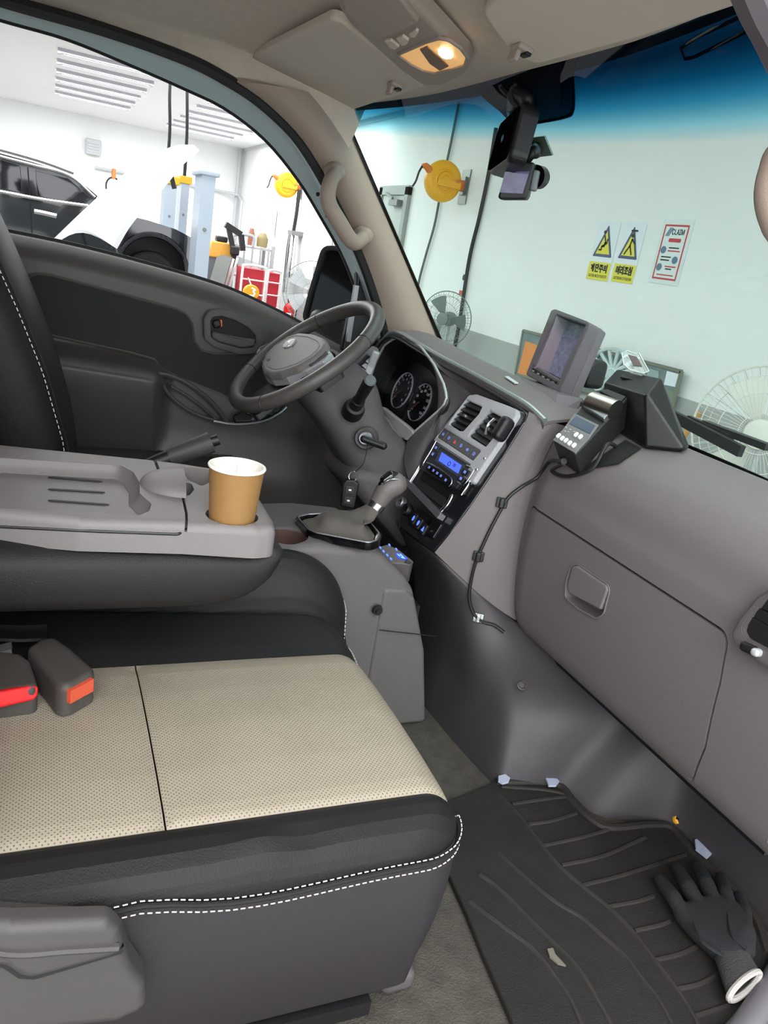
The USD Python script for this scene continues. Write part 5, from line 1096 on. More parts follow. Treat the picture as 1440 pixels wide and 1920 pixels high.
# paper cup in the holder
KRAFT = mat('kraft_paper', (138, 103, 58), .65, vary=.03, vscale=60); CUPW = mat('cup_white', (238, 236, 228), .5)
dpt = float((cupO - C) @ (R @ [0, 0, 1])); rr = 53.0 * dpt / FPX; zb = CZ - .041
t = thing('paper_cup', 'brown kraft paper cup with white rim in the cup holder', 'cup', (cupO[0], cupO[1], zb))
H_ = cupO[2] - zb; rbm = rr * .74
part(t, 'sleeve', lathe([(0, .003), (rbm - .002, .003), (rbm - .001, 0), (rbm, 0), (rr - .0012, H_ - .003), (rr - .0022, H_ - .003), (rbm - .0015, .004), (0, .005)], 56, (cupO[0], cupO[1], zb)), KRAFT)
part(t, 'lining', lathe([(0, .006), (rbm - .003, .006), (rr - .0030, H_ - .001), (rr - .0024, H_ - .001), (rbm - .0022, .0055), (0, .0055)], 56, (cupO[0], cupO[1], zb)), CUPW)
part(t, 'rim', tube([(cupO[0] + (rr - .0012) * math.cos(a), cupO[1] + (rr - .0012) * math.sin(a), cupO[2] - .001) for a in np.arange(64) * 2 * np.pi / 64], .0021, 8, closed=True), CUPW)
an = math.atan2(.93, .22); part(t, 'inner_seam', tube([(cupO[0] + (rbm + (rr - rbm) * s - .0032) * math.cos(an), cupO[1] + (rbm + (rr - rbm) * s - .0032) * math.sin(an), zb + .006 + (H_ - .01) * s) for s in (0, .5, 1)], .0006, 5), mat('cup_seam', (196, 190, 178), .6))
# ================================================================ BELT BUCKLES
BUCK = mat('buckle_grey', (70, 66, 62), .6, grain=.0003); BRED = mat('buckle_red', (222, 36, 40), .35); BORG = mat('buckle_orange', (206, 84, 58), .45)
def flat(z): return Frame((0, .9, z), (0, 0, 1), (1, 0, 0))
F1 = flat(1.150)
t = thing('seat_belt_buckle', 'grey belt buckle with an orange-red end lying on the beige seat', 'belt buckle', (.03, .93, 1.10))
part(t, 'body', prism(F1.px([(50, 1210), (75, 1194), (104, 1190), (135, 1212), (178, 1250), (176, 1262), (120, 1292), (104, 1280)]), F1, .042, .010, base=-.042, r=.005), BUCK)
nb = nrm(F1.at(*F1.px([(150, 1275)])[0]) - F1.at(*F1.px([(90, 1235)])[0]))
e0, e1 = F1.at(*F1.px([(122, 1288)])[0], -.014), F1.at(*F1.px([(174, 1261)])[0], -.014)
part(t, 'release_button', bar(e0 + (e1 - e0) * .08 + nb * .001, e0 + (e1 - e0) * .92 + nb * .001, .010, .018), BORG)
part(t, 'strap', bar(F1.at(*F1.px([(80, 1205)])[0], -.03), F1.at(*F1.px([(20, 1180)])[0], -.036), .045, .006), RUBBER)
F2 = flat(1.142)
t = thing('seat_belt_buckle', 'dark belt buckle with a bright red button at the left edge of the seat', 'belt buckle', (-.06, .90, 1.10))
part(t, 'body', prism(F2.px([(-90, 1220), (-20, 1216), (40, 1222), (58, 1236), (72, 1280), (66, 1288), (0, 1296), (-80, 1305)]), F2, .038, .009, base=-.038, r=.004), BUCK)
F2b = Frame(F2.at(*F2.px([(30, 1290)])[0], -.002), (.45, -.85, .32))
part(t, 'release_button', prism(F2b.px([(-60, 1302), (2, 1294), (60, 1284), (70, 1287), (68, 1304), (60, 1312), (0, 1326), (-60, 1336)]), F2b, .008, .003, base=-.003, r=.003), BRED)
part(t, 'strap', bar(F2.at(*F2.px([(0, 1225)])[0], -.02), F2.at(*F2.px([(-60, 1190)])[0], -.02), .045, .006), RUBBER)
t = thing('seat_belt_webbing', 'black belt webbing tucked into the seat above the buckles', 'belt', (-.04, 1.05, 1.11))
part(t, 'webbing', grid([[P(u, v, z=1.128 + .012 * s) for s, v in ((0, v0), (.5, v0 + 12), (1, v0 + 26))] for u, v0 in ((-80, 1166), (-20, 1176), (40, 1178), (88, 1176))], .004), RUBBER, smooth=60)
part(t, 'bracket', bar(P(-10, 1222, z=1.135), P(22, 1214, z=1.14), .02, .006), STEEL)
# ================================================================ GEAR CONSOLE
GC = mat('gear_console_plastic', (92, 88, 88), .55, grain=.0004, scale=1300)
t = thing('gear_console', 'grey floor console with gear boot surround and seat heater panel', 'console', (.52, 1.3, .80))
NF = Frame((0, 1.20, 0), (0, -1, 0))
prof_ = [(.29, .80), (.29, 1.16), (.36, 1.192), (.46, 1.198), (.56, 1.190), (.588, 1.172), (.64, 1.128), (.662, 1.10), (.70, .98), (.735, .80)]
WELL = P(536, 1010, z=1.188); gbody = prism([(x, z) for x, z in prof_], NF, .22, .018, base=-.22)
part(t, 'body', cut(gbody, lathe([(0, .1), (.040, .1), (.040, -.05), (0, -.05)], 40, WELL)), GC)
fb = [(.592, .80), (.592, 1.112), (.640, 1.108), (.662, 1.088), (.706, .97), (.742, .80)]
part(t, 'front_box', prism([(x, z) for x, z in fb], NF.up(.0), .014, .008, base=-.01), GC)
part(t, 'front_seam', bar((.592, 1.1855, 1.03), (.72, 1.1855, 1.01), .0015), BLACKP)
so = P(707, 1143, y=1.192); part(t, 'screw', lathe([(0, .010), (.005, .010), (.0055, .006), (.009, .006), (.0105, 0), (0, 0)], 20, so, (0, -1, 0)), BLACKP)
# top: gloss ring, boot, cup well, heater switch panel
TG = Frame(P(630, 1000, z=1.205), (-.12, -.06, 1), (1, 0, 0))
ring = rnd(TG.px([(562, 976), (580, 972), (650, 968), (690, 985), (706, 1006), (702, 1018), (690, 1022), (595, 1004), (582, 998)]), .006)
part(t, 'boot_ring', prism(ring.buffer(.010).difference(ring.buffer(-.001)), TG, .013, .005, base=-.006), GLOSSB); part(t, 'boot_ring_chrome', tube([TG.at(x, y, .007) for x, y in np.array(ring.buffer(.004).exterior.coords)[:-1]], .0016, 6, closed=True), DSILVER)
part(t, 'cup_well', lathe([(0, -.046), (.036, -.046), (.039, .002), (.043, .003), (.0435, .0), (.0398, -.002), (.037, -.0495), (0, -.0495)], 40, WELL), mat('well_brown', (78, 58, 54), .5))
PF = Frame(P(742, 1040, y=1.26), (-.1, -.25, .95), (1, 0, 0))
hp = rnd(PF.px([(708, 1025), (726, 1020), (748, 1030), (776, 1052), (770, 1058), (728, 1054)]), .003)
part(t, 'switch_panel', prism(hp, PF, .05, .003, base=-.05), DASH2)
part(t, 'lit_display', prism(PF.px([(741, 1038), (752, 1038), (764, 1048), (760, 1050), (746, 1046)]), PF, .001), mat('display_deep_blue', (20, 40, 255), .3, emit=(20, 40, 255), estr=1.5), 'deep blue lit digits window')
part(t, 'display_digits', [bar(PF.at(*PF.px([a])[0], .0015), PF.at(*PF.px([b])[0], .0015), .0014) for a, b in (((745, 1040), (750, 1044)), ((750, 1040), (756, 1046)), ((752, 1046), (759, 1048)))], mat('digit_cyan', (120, 190, 255), .3, emit=(110, 180, 255), estr=1.0), kind='stuff')
for u, v in ((730, 1022), (743, 1030), (713, 1027), (719, 1034), (726, 1041), (733, 1048)):
    part(t, 'panel_light', prism(ell(*PF.px([(u, v)])[0], .0042, .002, 10), PF, .0008), mat('icon_blue_bright', (60, 90, 255)))
part(t, 'panel_key', prism(PF.px([(762, 1050), (772, 1055), (768, 1058), (757, 1055)]), PF, .002, .001), BLACKP)
part(t, 'rear_column', box((.64, 1.24, .80), (.70, 1.46, 1.05)), BLACKP)
# gear lever
SUEDE = mat('boot_leather', (82, 77, 72), .75, grain=.0006, scale=700); GKNOB = mat('gear_knob', (96, 91, 88), .5, grain=.0003)
gy = 1.27; kp = lambda u, v, y=gy: P(u, v, y=y)
t = thing('gear_lever', 'grey gear lever with soft boot and glossy black topped knob', 'gear lever', TG.at(*np.mean(np.array(ring.exterior.coords), 0), 0))
rc = resample(np.array(ring.buffer(-.003).exterior.coords)[:-1], 40, True)
base3 = TG.to(np.c_[rc, np.full(40, .002)])
top_c = kp(706, 948); axis = nrm(kp(716, 930) - kp(688, 978)); F_ = Frame(top_c, axis, (0, -1, 0))
# order of ring and circle matched by angle
bc = base3.mean(0); ang = [math.atan2((p - bc) @ F_.b, (p - bc) @ F_.a) for p in base3]
cen_ = [bc + np.array([-.0, 0, .0]), bc * .75 + top_c * .25 + [-.012, 0, .010], bc * .35 + top_c * .65 + [0, 0, -.004], top_c]
g = []
for s in np.linspace(0, 1, 16):
    c_ = spline(cen_, 10)[min(30, int(round(s * 30)))]; row = []
    for i in range(40):
        p0 = base3[i]; q = top_c + .0125 * (math.cos(ang[i]) * F_.a + math.sin(ang[i]) * F_.b)
        k = s ** .55; off = (p0 - bc) * (1 - k) + (q - top_c) * k
        w = .0035 * math.sin(s * np.pi) * math.sin(3 * ang[i] + 5 * s)
        row.append(c_ + off * (1 + .03 * math.sin(s * np.pi)) + nrm(off) * w)
    g.append(row)
part(t, 'boot', grid(g, .0015, closed=True), SUEDE, smooth=70)
part(t, 'collar', tube([kp(701, 955), kp(711, 940)], [.0155, .0165], 20), CHROME)
pth = spline([kp(709, 943), kp(717, 930), kp(727, 917), kp(741, 908), kp(758, 905)], 6)
part(t, 'knob', tube(pth, np.interp(np.linspace(0, 1, len(pth)), [0, .3, .6, .85, 1], [.0165, .019, .0225, .022, .014]), 22), GKNOB, smooth=80)
part(t, 'knob_cap', hullpts([kp(721, 900), kp(733, 893), kp(752, 897)], [.009, .011, .009]), GLOSSB); part(t, 'release_key', hullpts([kp(715, 908), kp(720, 901)], [.006, .006]), GLOSSB)
part(t, 'cap_trim', tube(spline([kp(717, 908, gy - .012), kp(730, 900, gy - .016), kp(745, 899, gy - .016), kp(760, 902, gy - .012)], 5), .0016, 6), CHROME)
# ================================================================ STEERING
WRIM = mat('wheel_leather', (80, 76, 72), .38, grain=.0004, scale=1200, spec=.55); WHUB = mat('hub_plastic', (124, 120, 116), .55, grain=.0003, scale=1300)
WC, WT, WR = np.array([.530, 1.665, 1.462]), math.radians(40), .182
WF = Frame(WC, (-math.sin(WT), 0, math.cos(WT)))
t = thing('steering_wheel', 'dark leather steering wheel with grey hub and silver spokes', 'steering wheel', WC)
rimp = np.array([WF.at(WR * math.cos(a), WR * math.sin(a), 0) for a in np.arange(96) * 2 * np.pi / 96])
part(t, 'rim', tube(rimp, .0165, 18, closed=True), WRIM, smooth=80)
for a in (-2.5, -.9, .55, 2.6): part(t, 'rim_seam', tube([WF.at((WR + .0166 * math.cos(b)) * math.cos(a), (WR + .0166 * math.cos(b)) * math.sin(a), .0166 * math.sin(b)) for b in np.arange(20) * 2 * np.pi / 20], .0009, 5, closed=True), BLACKP)
HBF = WF.up(.013)
hub = rnd(HBF.px([(487, 684), (494, 664), (512, 646), (538, 629), (562, 621), (588, 623), (608, 631), (613, 641), (606, 654), (586, 671), (556, 688), (522, 700), (502, 702), (490, 696)]), .012)
part(t, 'hub_pad', prism(hub, HBF, .015, .012, base=-.015), WHUB, smooth=50)
part(t, 'hub_groove', tube([HBF.at(x, y, .0) for x, y in np.array(hub.buffer(-.018).exterior.coords)[:-1]], .0010, 6, closed=True), WHUB)
bd = part(t, 'badge', prism(ell(*HBF.px([(543, 645)])[0], .0225, .0165, 36), HBF, .003, .0008), SILVER)
sub(bd, 'emblem', prism(HBF.px([(532, 650), (538, 641), (543, 646), (548, 640), (556, 638), (548, 650), (543, 647), (537, 653)]), HBF.up(.003), .0008), mat('emblem_grey', (110, 110, 114), .4, metal=.3))
part(t, 'airbag_mark', prism(HBF.px([(500, 674), (507, 672), (506, 676), (499, 678)]), HBF, .0004), mat('mark_dark', (40, 40, 40), .6))
part(t, 'spoke', prism(WF.px([(479, 660), (486, 650), (518, 636), (540, 632), (520, 662), (494, 684), (487, 672)]), WF, .016, .005, base=-.016, r=.003), SILVER)
part(t, 'spoke', prism(WF.px([(485, 688), (500, 700), (540, 690), (590, 668), (604, 655), (614, 652), (621, 660), (606, 676), (572, 693), (536, 707), (508, 710), (490, 703)]), WF, .020, .005, base=-.020, r=.003), SILVER)
for q in ([(488, 655), (516, 640), (524, 640), (504, 656), (492, 662)], [(578, 684), (604, 664), (612, 660), (616, 664), (600, 676), (582, 688)]):
    part(t, 'spoke_keys', prism(WF.px(q), WF, .004, .001, base=.0, r=.002), DASH2)
part(t, 'switch_mark', prism(WF.px([(584, 674), (588, 672), (588, 676), (584, 678)]), WF, .001, base=.004), WHITEP)
part(t, 'spoke_arm', prism(rnd([(-.05, -.02), (.05, -.02), (.07, -.176), (-.07, -.176)], .008), WF, .016, .006, base=-.040), BLACKP)
part(t, 'spoke_arm', prism(rnd([(.05, .03), (.178, .02), (.178, -.04), (.05, -.05)], .008), WF, .016, .006, base=-.030), BLACKP)
part(t, 'spoke_arm', prism(rnd([(-.05, .03), (-.178, .02), (-.178, -.04), (-.05, -.05)], .008), WF, .016, .006, base=-.030), BLACKP)
t = thing('steering_column', 'grey steering column cover with wiper stalk and ignition lock', 'steering column', (.80, 1.66, 1.2))
def sec(o, w, h, d): f_ = Frame(o, d); return [f_.at(w * np.sign(c) * abs(c) ** .6, h * np.sign(s) * abs(s) ** .6, 0) for c, s in ((math.cos(a), math.sin(a)) for a in np.arange(32) * 2 * np.pi / 32)]
dn = (-math.sin(WT), 0, math.cos(WT))
cs_ = [sec(WC - WF.n * .030, .055, .055, dn), sec(WC - WF.n * .045 + [.0, 0, 0], .082, .072, dn), sec(WC - WF.n * .11 + [.03, -.01, -.01], .092, .080, (-.75, 0, .66)), sec((.69, 1.645, 1.275), .098, .072, (-.85, 0, .5)), sec((.80, 1.64, 1.20), .104, .080, (-.95, 0, .3))]
part(t, 'shroud', grid([list(r_) for r_ in np.array([spline(np.array(cs_)[:, j], 6) for j in range(32)]).transpose(1, 0, 2)], .004, closed=True), DASH2, smooth=60)
part(t, 'lower_cover', hullpts([(.66, 1.57, 1.21), (.66, 1.72, 1.21), (.78, 1.55, 1.20), (.78, 1.74, 1.20), (.80, 1.55, 1.08), (.80, 1.74, 1.08), (.70, 1.64, 1.16)], .03), DASH2)
s0, s1 = P(664, 766, y=1.535), P(694, 713, y=1.43)
part(t, 'stalk_socket', lathe([(.012, .014), (.020, .012), (.024, 0), (.024, -.02)], 24, s0, s1 - s0), BLACKP)
part(t, 'wiper_stalk', tube([s0, s0 + (s1 - s0) * .3, s0 + (s1 - s0) * .32, s0 + (s1 - s0) * .88, s1], [.014, .014, .0115, .013, .013], 18), BLACKP); part(t, 'stalk_tip', lathe([(0, .004), (.010, .003), (.0128, 0), (.0128, -.004)], 20, s1, s1 - s0), mat('stalk_tip', (92, 98, 98), .4))
ig = P(685, 822, y=1.525); ign = nrm((-.5, -.85, .15))
part(t, 'ignition_ring', lathe([(.017, .002), (.022, .004), (.025, 0), (.026, -.03), (.017, -.03)], 28, ig, ign), DASH2); part(t, 'ignition_lock', lathe([(0, .003), (.013, .004), (.0165, .001), (.0165, -.02)], 28, ig, ign), DSILVER)
# key and fob
t = thing('car_key', 'black key in the ignition with a remote fob hanging below', 'key', ig)
kd = nrm(P(725, 836, y=1.50) - ig); part(t, 'key_blade', bar(ig + ign * .006, ig + ign * .022, .008, .0025), STEEL)
part(t, 'key_head', hullpts([ig + ign * .024, ig + ign * .026 + kd * .045], [.008, .0085]), BLACKP)
ff = Frame(P(655, 926, y=1.49), (-.35, -.93, .05))
part(t, 'key_ring', tube([ff.at(.002 + .009 * math.cos(a), .040 + .011 * math.sin(a), 0) for a in np.arange(20) * 2 * np.pi / 20], .0012, 6, closed=True), CHROME)
part(t, 'ring_cord', tube(spline([ig + ign * .024 + kd * .01, ff.at(.020, .075, .005), ff.at(.005, .050, 0)], 6), .0010, 5), BLACKP)
fo = part(t, 'remote_fob', prism(rnd([(-.016, -.030), (.015, -.032), (.018, .026), (.006, .034), (-.012, .032), (-.018, .02)], .006), ff, .014, .004, base=-.007), BLACKP)
sub(fo, 'fob_button', prism(rnd([(-.010, -.022), (.010, -.022), (.010, -.004), (-.010, -.004)], .003), ff, .002, .001, base=.007), mat('fob_dark', (46, 46, 48), .5)); sub(fo, 'fob_button', prism(rnd([(-.010, .002), (.010, .002), (.010, .020), (-.010, .020)], .003), ff, .002, .001, base=.007), mat('fob_dark', (46, 46, 48), .5))
for y_ in (-.013, .011): sub(fo, 'fob_symbol', prism(sbox(-.003, y_ - .002, .003, y_ + .002), ff, .0006, base=.009), WHITEP)
# ================================================================ OVERHEAD
OC = np.array([.56, 1.5, 2.022]); OF = Frame(OC, (-.20, 0, -1), (1, 0, 0))
VIS = mat('visor_fabric', (212, 197, 182), .9, grain=.0006, scale=1200); OCP = mat('overhead_plastic', (166, 152, 140), .7, grain=.0004, scale=1300)
def visor(px, label):
    t = thing('sun_visor', label, 'sun visor', OF.at(*np.mean(OF.px(px), 0)))
    part(t, 'panel', prism(OF.px(px), OF, .016, .007, base=-.012, r=.02), VIS)
    return t
t = visor([(470, 106), (478, 100), (622, 30), (640, 34), (690, 75), (745, 118), (800, 160), (640, 212), (600, 208), (560, 192), (505, 150)], "driver's beige sun visor folded flat against the headliner")
part(t, 'pivot_rod', tube(spline([P(505, 160, pl=OF.up(.006).pl), P(570, 196, pl=OF.up(.010).pl), P(640, 207, pl=OF.up(.008).pl)], 5), .004, 7), VIS)
t = visor([(905, 20), (960, -40), (1250, -160), (1500, -120), (1390, 5), (1200, 68), (1010, 118), (960, 100)], "passenger's beige sun visor folded flat on the right of the headliner")
t = thing('overhead_console', 'beige overhead console with storage lid and a lit map lamp', 'overhead console', P(760, 70, pl=OF.pl))
part(t, 'body', prism(OF.px([(632, -30), (640, 0), (660, 30), (705, 72), (755, 118), (795, 146), (835, 148), (872, 130), (884, 110), (878, 92), (845, 55), (790, -5), (765, -30)]), OF, .024, .010, base=-.01, r=.012), OCP)
OL = OF.up(.014)
part(t, 'storage_lid', prism(OL.px([(640, -30), (648, 8), (668, 30), (702, 62), (712, 64), (745, 55), (787, 32), (760, -5), (735, -30)]), OL, .008, .004, r=.006), OCP)
for px in [[(722, 72), (734, 71), (750, 84), (742, 89), (732, 86)], [(744, 68), (756, 63), (768, 72), (764, 80), (754, 82)], [(768, 60), (782, 51), (786, 56), (780, 66), (772, 66)]]: part(t, 'button', prism(OL.px(px), OL, .004, .0015, r=.002), VIS)
lens = rnd(OL.px([(749, 101), (775, 90), (802, 78), (826, 71), (842, 74), (862, 88), (874, 104), (870, 118), (850, 126), (815, 134), (795, 130), (772, 118)]), .006)
part(t, 'lamp_bezel', prism(lens.buffer(.005).difference(lens), OL, .004, .0015), OCP)
LW = mat('lamp_reflector', (214, 176, 128), .3, metal=.3, emit=(255, 190, 110), estr=.35)
lm = part(t, 'map_lamp', prism(lens, OL, .001), LW, 'warm lit map lamp lens')
GLOW = mat('lamp_glow', (255, 236, 190), .4, emit=(255, 222, 165), estr=9.0)
bc_ = OL.px([(836, 98)])[0]; sub(lm, 'bulb', lathe([(0, .007), (.006, .0065), (.011, .004), (.013, 0), (0, 0)], 24, OL.at(*bc_, .001), OL.n), GLOW, 'glowing bulb')
sub(lm, 'lamp_divider', prism(OL.px([(788, 90), (802, 84), (842, 122), (826, 130), (806, 116)]), OL, .003, .001), mat('lamp_brown', (120, 92, 74), .5))
for (u, v, lb) in ((742, 157, 'beige clip holding the inner end of the driver visor'), (980, 88, 'beige clip holding the inner end of the passenger visor')):
    o = P(u, v, pl=OF.up(.004).pl); t = thing('visor_clip', lb, 'clip', o); f_ = Frame(o, OF.n, (1, 0, 0))
    part(t, 'base', rbox((0, 0, .003), (.030, .026, .01), .004, f_), OCP); part(t, 'hook', rbox((.004, -.006, .014), (.024, .008, .016), .003, f_), OCP); part(t, 'gap', rbox((-.004, .006, .008), (.020, .010, .006), .002, f_), BLACKP)
# ================================================================ REAR VIEW MIRROR, DASH CAMERA
t = thing('rear_view_mirror', 'black interior mirror on its stalk seen edge-on', 'mirror', WSP(968, 180))
mo_ = P(940, 262, x=.715); ax_ = nrm((.34, .93, -.02)); mn = nrm(np.cross((.10, .02, 1), ax_)) * -1
if mn[0] > 0: mn = -mn
f_ = Frame(mo_, mn, (0.08, 0, 1))
part(t, 'housing', prism(rnd(sbox(-.098, -.046, .098, .046), .018), f_, .032, .010, base=-.036), BLACKP)
part(t, 'mirror_glass', prism(rnd(sbox(-.092, -.040, .092, .040), .015), f_, .003, base=-.005), mat('rear_mirror_black', (12, 12, 13), .5, spec=.0))  # matte black; the dark cab reflection is put into the colour
st_ = spline([WSP(975, 178, .012), P(968, 205, x=.755), P(975, 235, x=.735), P(978, 252, x=.725), P(962, 262, x=.725), P(950, 262, x=.728)], 6)
part(t, 'stalk', tube(st_, np.interp(np.linspace(0, 1, len(st_)), [0, .3, .6, 1], [.021, .0165, .0145, .011]), 14), BLACKP); part(t, 'mount', hullpts([WSP(968, 176, .010), WSP(990, 186, .010), WSP(980, 200, .010)], [.014, .014, .012]), BLACKP)
part(t, 'wire', tube(spline([WSP(938, 158, .006), P(942, 166, x=.72), WSP(950, 175, .012), WSP(965, 185, .01)], 5), .005, 7), RUBBER)
t = thing('dash_camera', 'small black dash camera with screen hanging below the mirror', 'camera', WSP(1015, 273))
pf = Frame(WSP(1012, 274, .004), (-1, 0, -.735))
part(t, 'mount_plate', prism(pf.px([(990, 258), (1023, 254), (1038, 290), (1014, 293)]), pf, .003), mat('mount_green', (92, 110, 96), .4))
dn_ = nrm((-.62, -.78, -.06)); df = Frame(P(962, 342, x=.745), dn_)
part(t, 'body', prism(df.px([(933, 370), (950, 312), (953, 305), (962, 302), (1000, 304), (1003, 310), (989, 368), (985, 374), (938, 374)]), df, .036, .004, base=-.036), BLACKP)
part(t, 'screen', prism(df.px([(947, 322), (993, 321), (980, 363), (937, 361)]), df, .0008), mat('cam_screen', (92, 84, 120), .15, vary=.2, vscale=60))
part(t, 'speaker_grille', rbox((*df.px([(1001, 338)])[0], -.018), (.012, .034, .022), .004, df), mat('grille_grey', (110, 110, 112), .5))
part(t, 'lens', lathe([(0, .012), (.016, .012), (.019, .006), (.020, -.012)], 24, df.at(*df.px([(1006, 330)])[0], -.034), -dn_ + np.array([0, -.5, 0])), BLACKP)
part(t, 'bracket', [tube(spline([pf.at(*pf.px([(1010, 272)])[0], .004), P(1000, 285, x=.765), df.at(*df.px([(985, 300)])[0], -.016)], 5), .008, 10)], BLACKP); part(t, 'ball_joint', trimesh.creation.icosphere(2, .012).apply_translation(P(1004, 284, x=.77)), BLACKP)
part(t, 'power_wire', tube(spline([df.at(*df.px([(958, 304)])[0], -.02), P(968, 296, x=.75), P(967, 275, x=.745), P(966, 262, x=.74), P(972, 250, x=.735)], 6), .0045, 7), RUBBER)
# ================================================================ THINGS ON THE DASH
def hit(meshes, u, v, off=0.0):
    d = ray(u, v); best = None
    for m in meshes:
        A, B, Cc = (m.vertices[m.faces[:, k]] for k in range(3)); e1, e2 = B - A, Cc - A; pv = np.cross(d, e2); det = (e1 * pv).sum(1); ok = np.abs(det) > 1e-12
        inv = np.where(ok, 1 / np.where(ok, det, 1), 0); tv = C - A; uu = (tv * pv).sum(1) * inv; qv = np.cross(tv, e1); vv = (qv @ d) * inv; tt = (e2 * qv).sum(1) * inv
        k = ok & (uu >= -1e-6) & (vv >= -1e-6) & (uu + vv <= 1 + 1e-6) & (tt > .1)
        if k.any():
            i = np.nonzero(k)[0][np.argmin(tt[k])]; n = np.cross(e1[i], e2[i]); n = nrm(n) * (-1 if n @ d > 0 else 1)
            if best is None or tt[i] < best[0]: best = (tt[i], C + tt[i] * d + n * off, n)
    return best[1:] if best else None
gv = np.array([hit([TRAY_SHELL], u, v, .0004)[0] for u, v in [(-60, 982), (0, 987), (80, 991), (160, 995), (240, 998), (320, 1001), (336, 1000), (348, 992)] if hit([TRAY_SHELL], u, v) is not None])
part(CONSOLE, 'shell_groove', tube(spline(gv, 4), .0018, 6), BLACKP)
DM = [DASH_BODY, DASH_CHEEK, DASH_HOOD, DASH_FOOT]
def on_dash(px, off=.004):
    o = []
    for u, v in px:
        h = hit(DM, u, v, off)
        if h is not None: o.append(h[0])
    return np.array(o)
METER = mat('meter_plastic', (96, 88, 94), .5, grain=.0003, scale=1400)
t = thing('dash_display', 'grey upright display unit with a smudged screen standing on the dash', 'display', P(1030, 770, x=.99))
mf_ = Frame(P(1045, 660, x=.985), (-.97, .02, .26))
fo_ = rnd(mf_.px([(1033, 581), (1040, 579), (1100, 602), (1104, 608), (1047, 737), (985, 702)]), .006)
part(t, 'casing', prism(fo_.difference(rnd(mf_.px([(1043, 590), (1098, 609), (1055, 694), (1046, 722), (992, 694), (1001, 684)]), .003)), mf_, .03, .003, base=-.03), METER)
part(t, 'back', hullpts([mf_.at(*p, -.034) for p in mf_.px([(1036, 584), (1101, 607), (1048, 733), (988, 703)])] + [mf_.at(*p, -.046) for p in mf_.px([(1044, 596), (1101, 610), (1050, 733), (998, 703)])], .004), METER)
part(t, 'screen', prism(mf_.px([(1044, 592), (1097, 610), (1054, 712), (1012, 690)]), mf_, .004, base=-.029), mat('screen_smudged', (132, 130, 156), .25, vary=.30, vscale=90))
part(t, 'inner_wall', ruled(np.array([mf_.at(*p, -.002) for p in mf_.px([(1043, 590), (992, 694)])]), np.array([mf_.at(*p, -.028) for p in mf_.px([(1048, 594), (1014, 690)])]), n=6, m=3, th=.001), mat('meter_lilac', (132, 116, 130), .5))
part(t, 'key_shelf', prism(mf_.px([(1000, 684), (1054, 714), (1047, 724), (992, 695)]), mf_, .020, .003, base=-.028), METER)
for k in range(5):
    a, b = np.array([(998, 694)]) + np.array([(46, 27)]) * (k + .15) / 5, np.array([(998, 694)]) + np.array([(46, 27)]) * (k + .85) / 5
    q = mf_.up(-.008); pa, pb = np.array(q.px([tuple(a[0])])[0]), np.array(q.px([tuple(b[0])])[0]); w_ = np.array([0, .0055])
    kb = part(t, 'key', prism([pa - w_, pb - w_, pb + w_, pa + w_], q, .004, .001), BLACKP); m_ = (pa + pb) / 2; sub(kb, 'key_legend', prism(sbox(m_[0] - .004, m_[1] - .0015, m_[0] + .004, m_[1] + .0015), q.up(.004), .0005), GRY)
part(t, 'pedestal', hullpts([P(979, 712, x=.955), P(1046, 742, x=.945), P(1037, 776, x=.915), P(978, 730, x=.94), P(1090, 750, x=.99), P(1068, 780, x=.955), P(1000, 715, x=1.02), P(1085, 760, x=1.0)], .004), METER)
part(t, 'swivel', rbox(P(1108, 700, x=1.06), (.05, .05, .06), .012), BLACKP)
# printer / taxi meter on a ribbed mat
PM = mat('meter_black', (32, 31, 33), .5, grain=.0003); PTOP = mat('meter_grey_face', (112, 110, 112), .4)
pfm = Frame(P(1078, 853, x=.845), nrm((-.62, -.16, .77)))
tp = pfm.px([(1036, 826), (1058, 800), (1116, 731), (1139, 728), (1178, 745), (1104, 826), (1078, 853)])
t = thing('fare_meter', 'black receipt printer meter with buttons leaning on the dash mat', 'meter', P(1100, 882, x=.87))
part(t, 'casing', prism(tp, pfm, .050, .004, base=-.050), PM)
part(t, 'face', prism(pfm.px([(1037, 826), (1056, 806), (1078, 776), (1123, 798), (1104, 824), (1079, 851)]), pfm, .002, .0008), PTOP)
part(t, 'display', prism(pfm.px([(1081, 782), (1116, 800), (1106, 815), (1068, 796)]), pfm, .001, base=.002), mat('lcd_dark_blue', (38, 52, 78), .15))
part(t, 'paper_cover', pfm.mesh((lambda c0, c1: tube([np.r_[c0, .004], np.r_[c1, .004]], .020, 24, flat=((0, 0, 1), .8)))(np.array(pfm.px([(1108, 755)])[0]), np.array(pfm.px([(1155, 772)])[0]))), mat('cover_chrome', (205, 196, 188), .28, metal=1.0))
part(t, 'paper_slot', prism(pfm.px([(1096, 768), (1104, 760), (1144, 780), (1134, 792)]), pfm, .008, .002), DSILVER)
part(t, 'top_rib', prism(pfm.px([(1124, 736), (1138, 732), (1174, 746), (1164, 756)]), pfm, .004, .001), PM)
for u, v in ((1048, 820), (1055, 825), (1062, 829), (1069, 834), (1077, 838), (1081, 818), (1089, 822)):
    m_ = pfm.px([(u, v)])[0]; b_k = part(t, 'key', rbox((*m_, .004), (.0062, .010, .006), .002, pfm), WHITEP)
for u, v in ((1062, 803), (1070, 807), (1077, 811), (1066, 811), (1060, 810)): part(t, 'legend', prism(sbox(*(np.array(pfm.px([(u, v)])[0]) - [.002, .001]), *(np.array(pfm.px([(u, v)])[0]) + [.002, .001])), pfm, .0005, base=.002), mat('legend_pale', (190, 170, 170), .5))
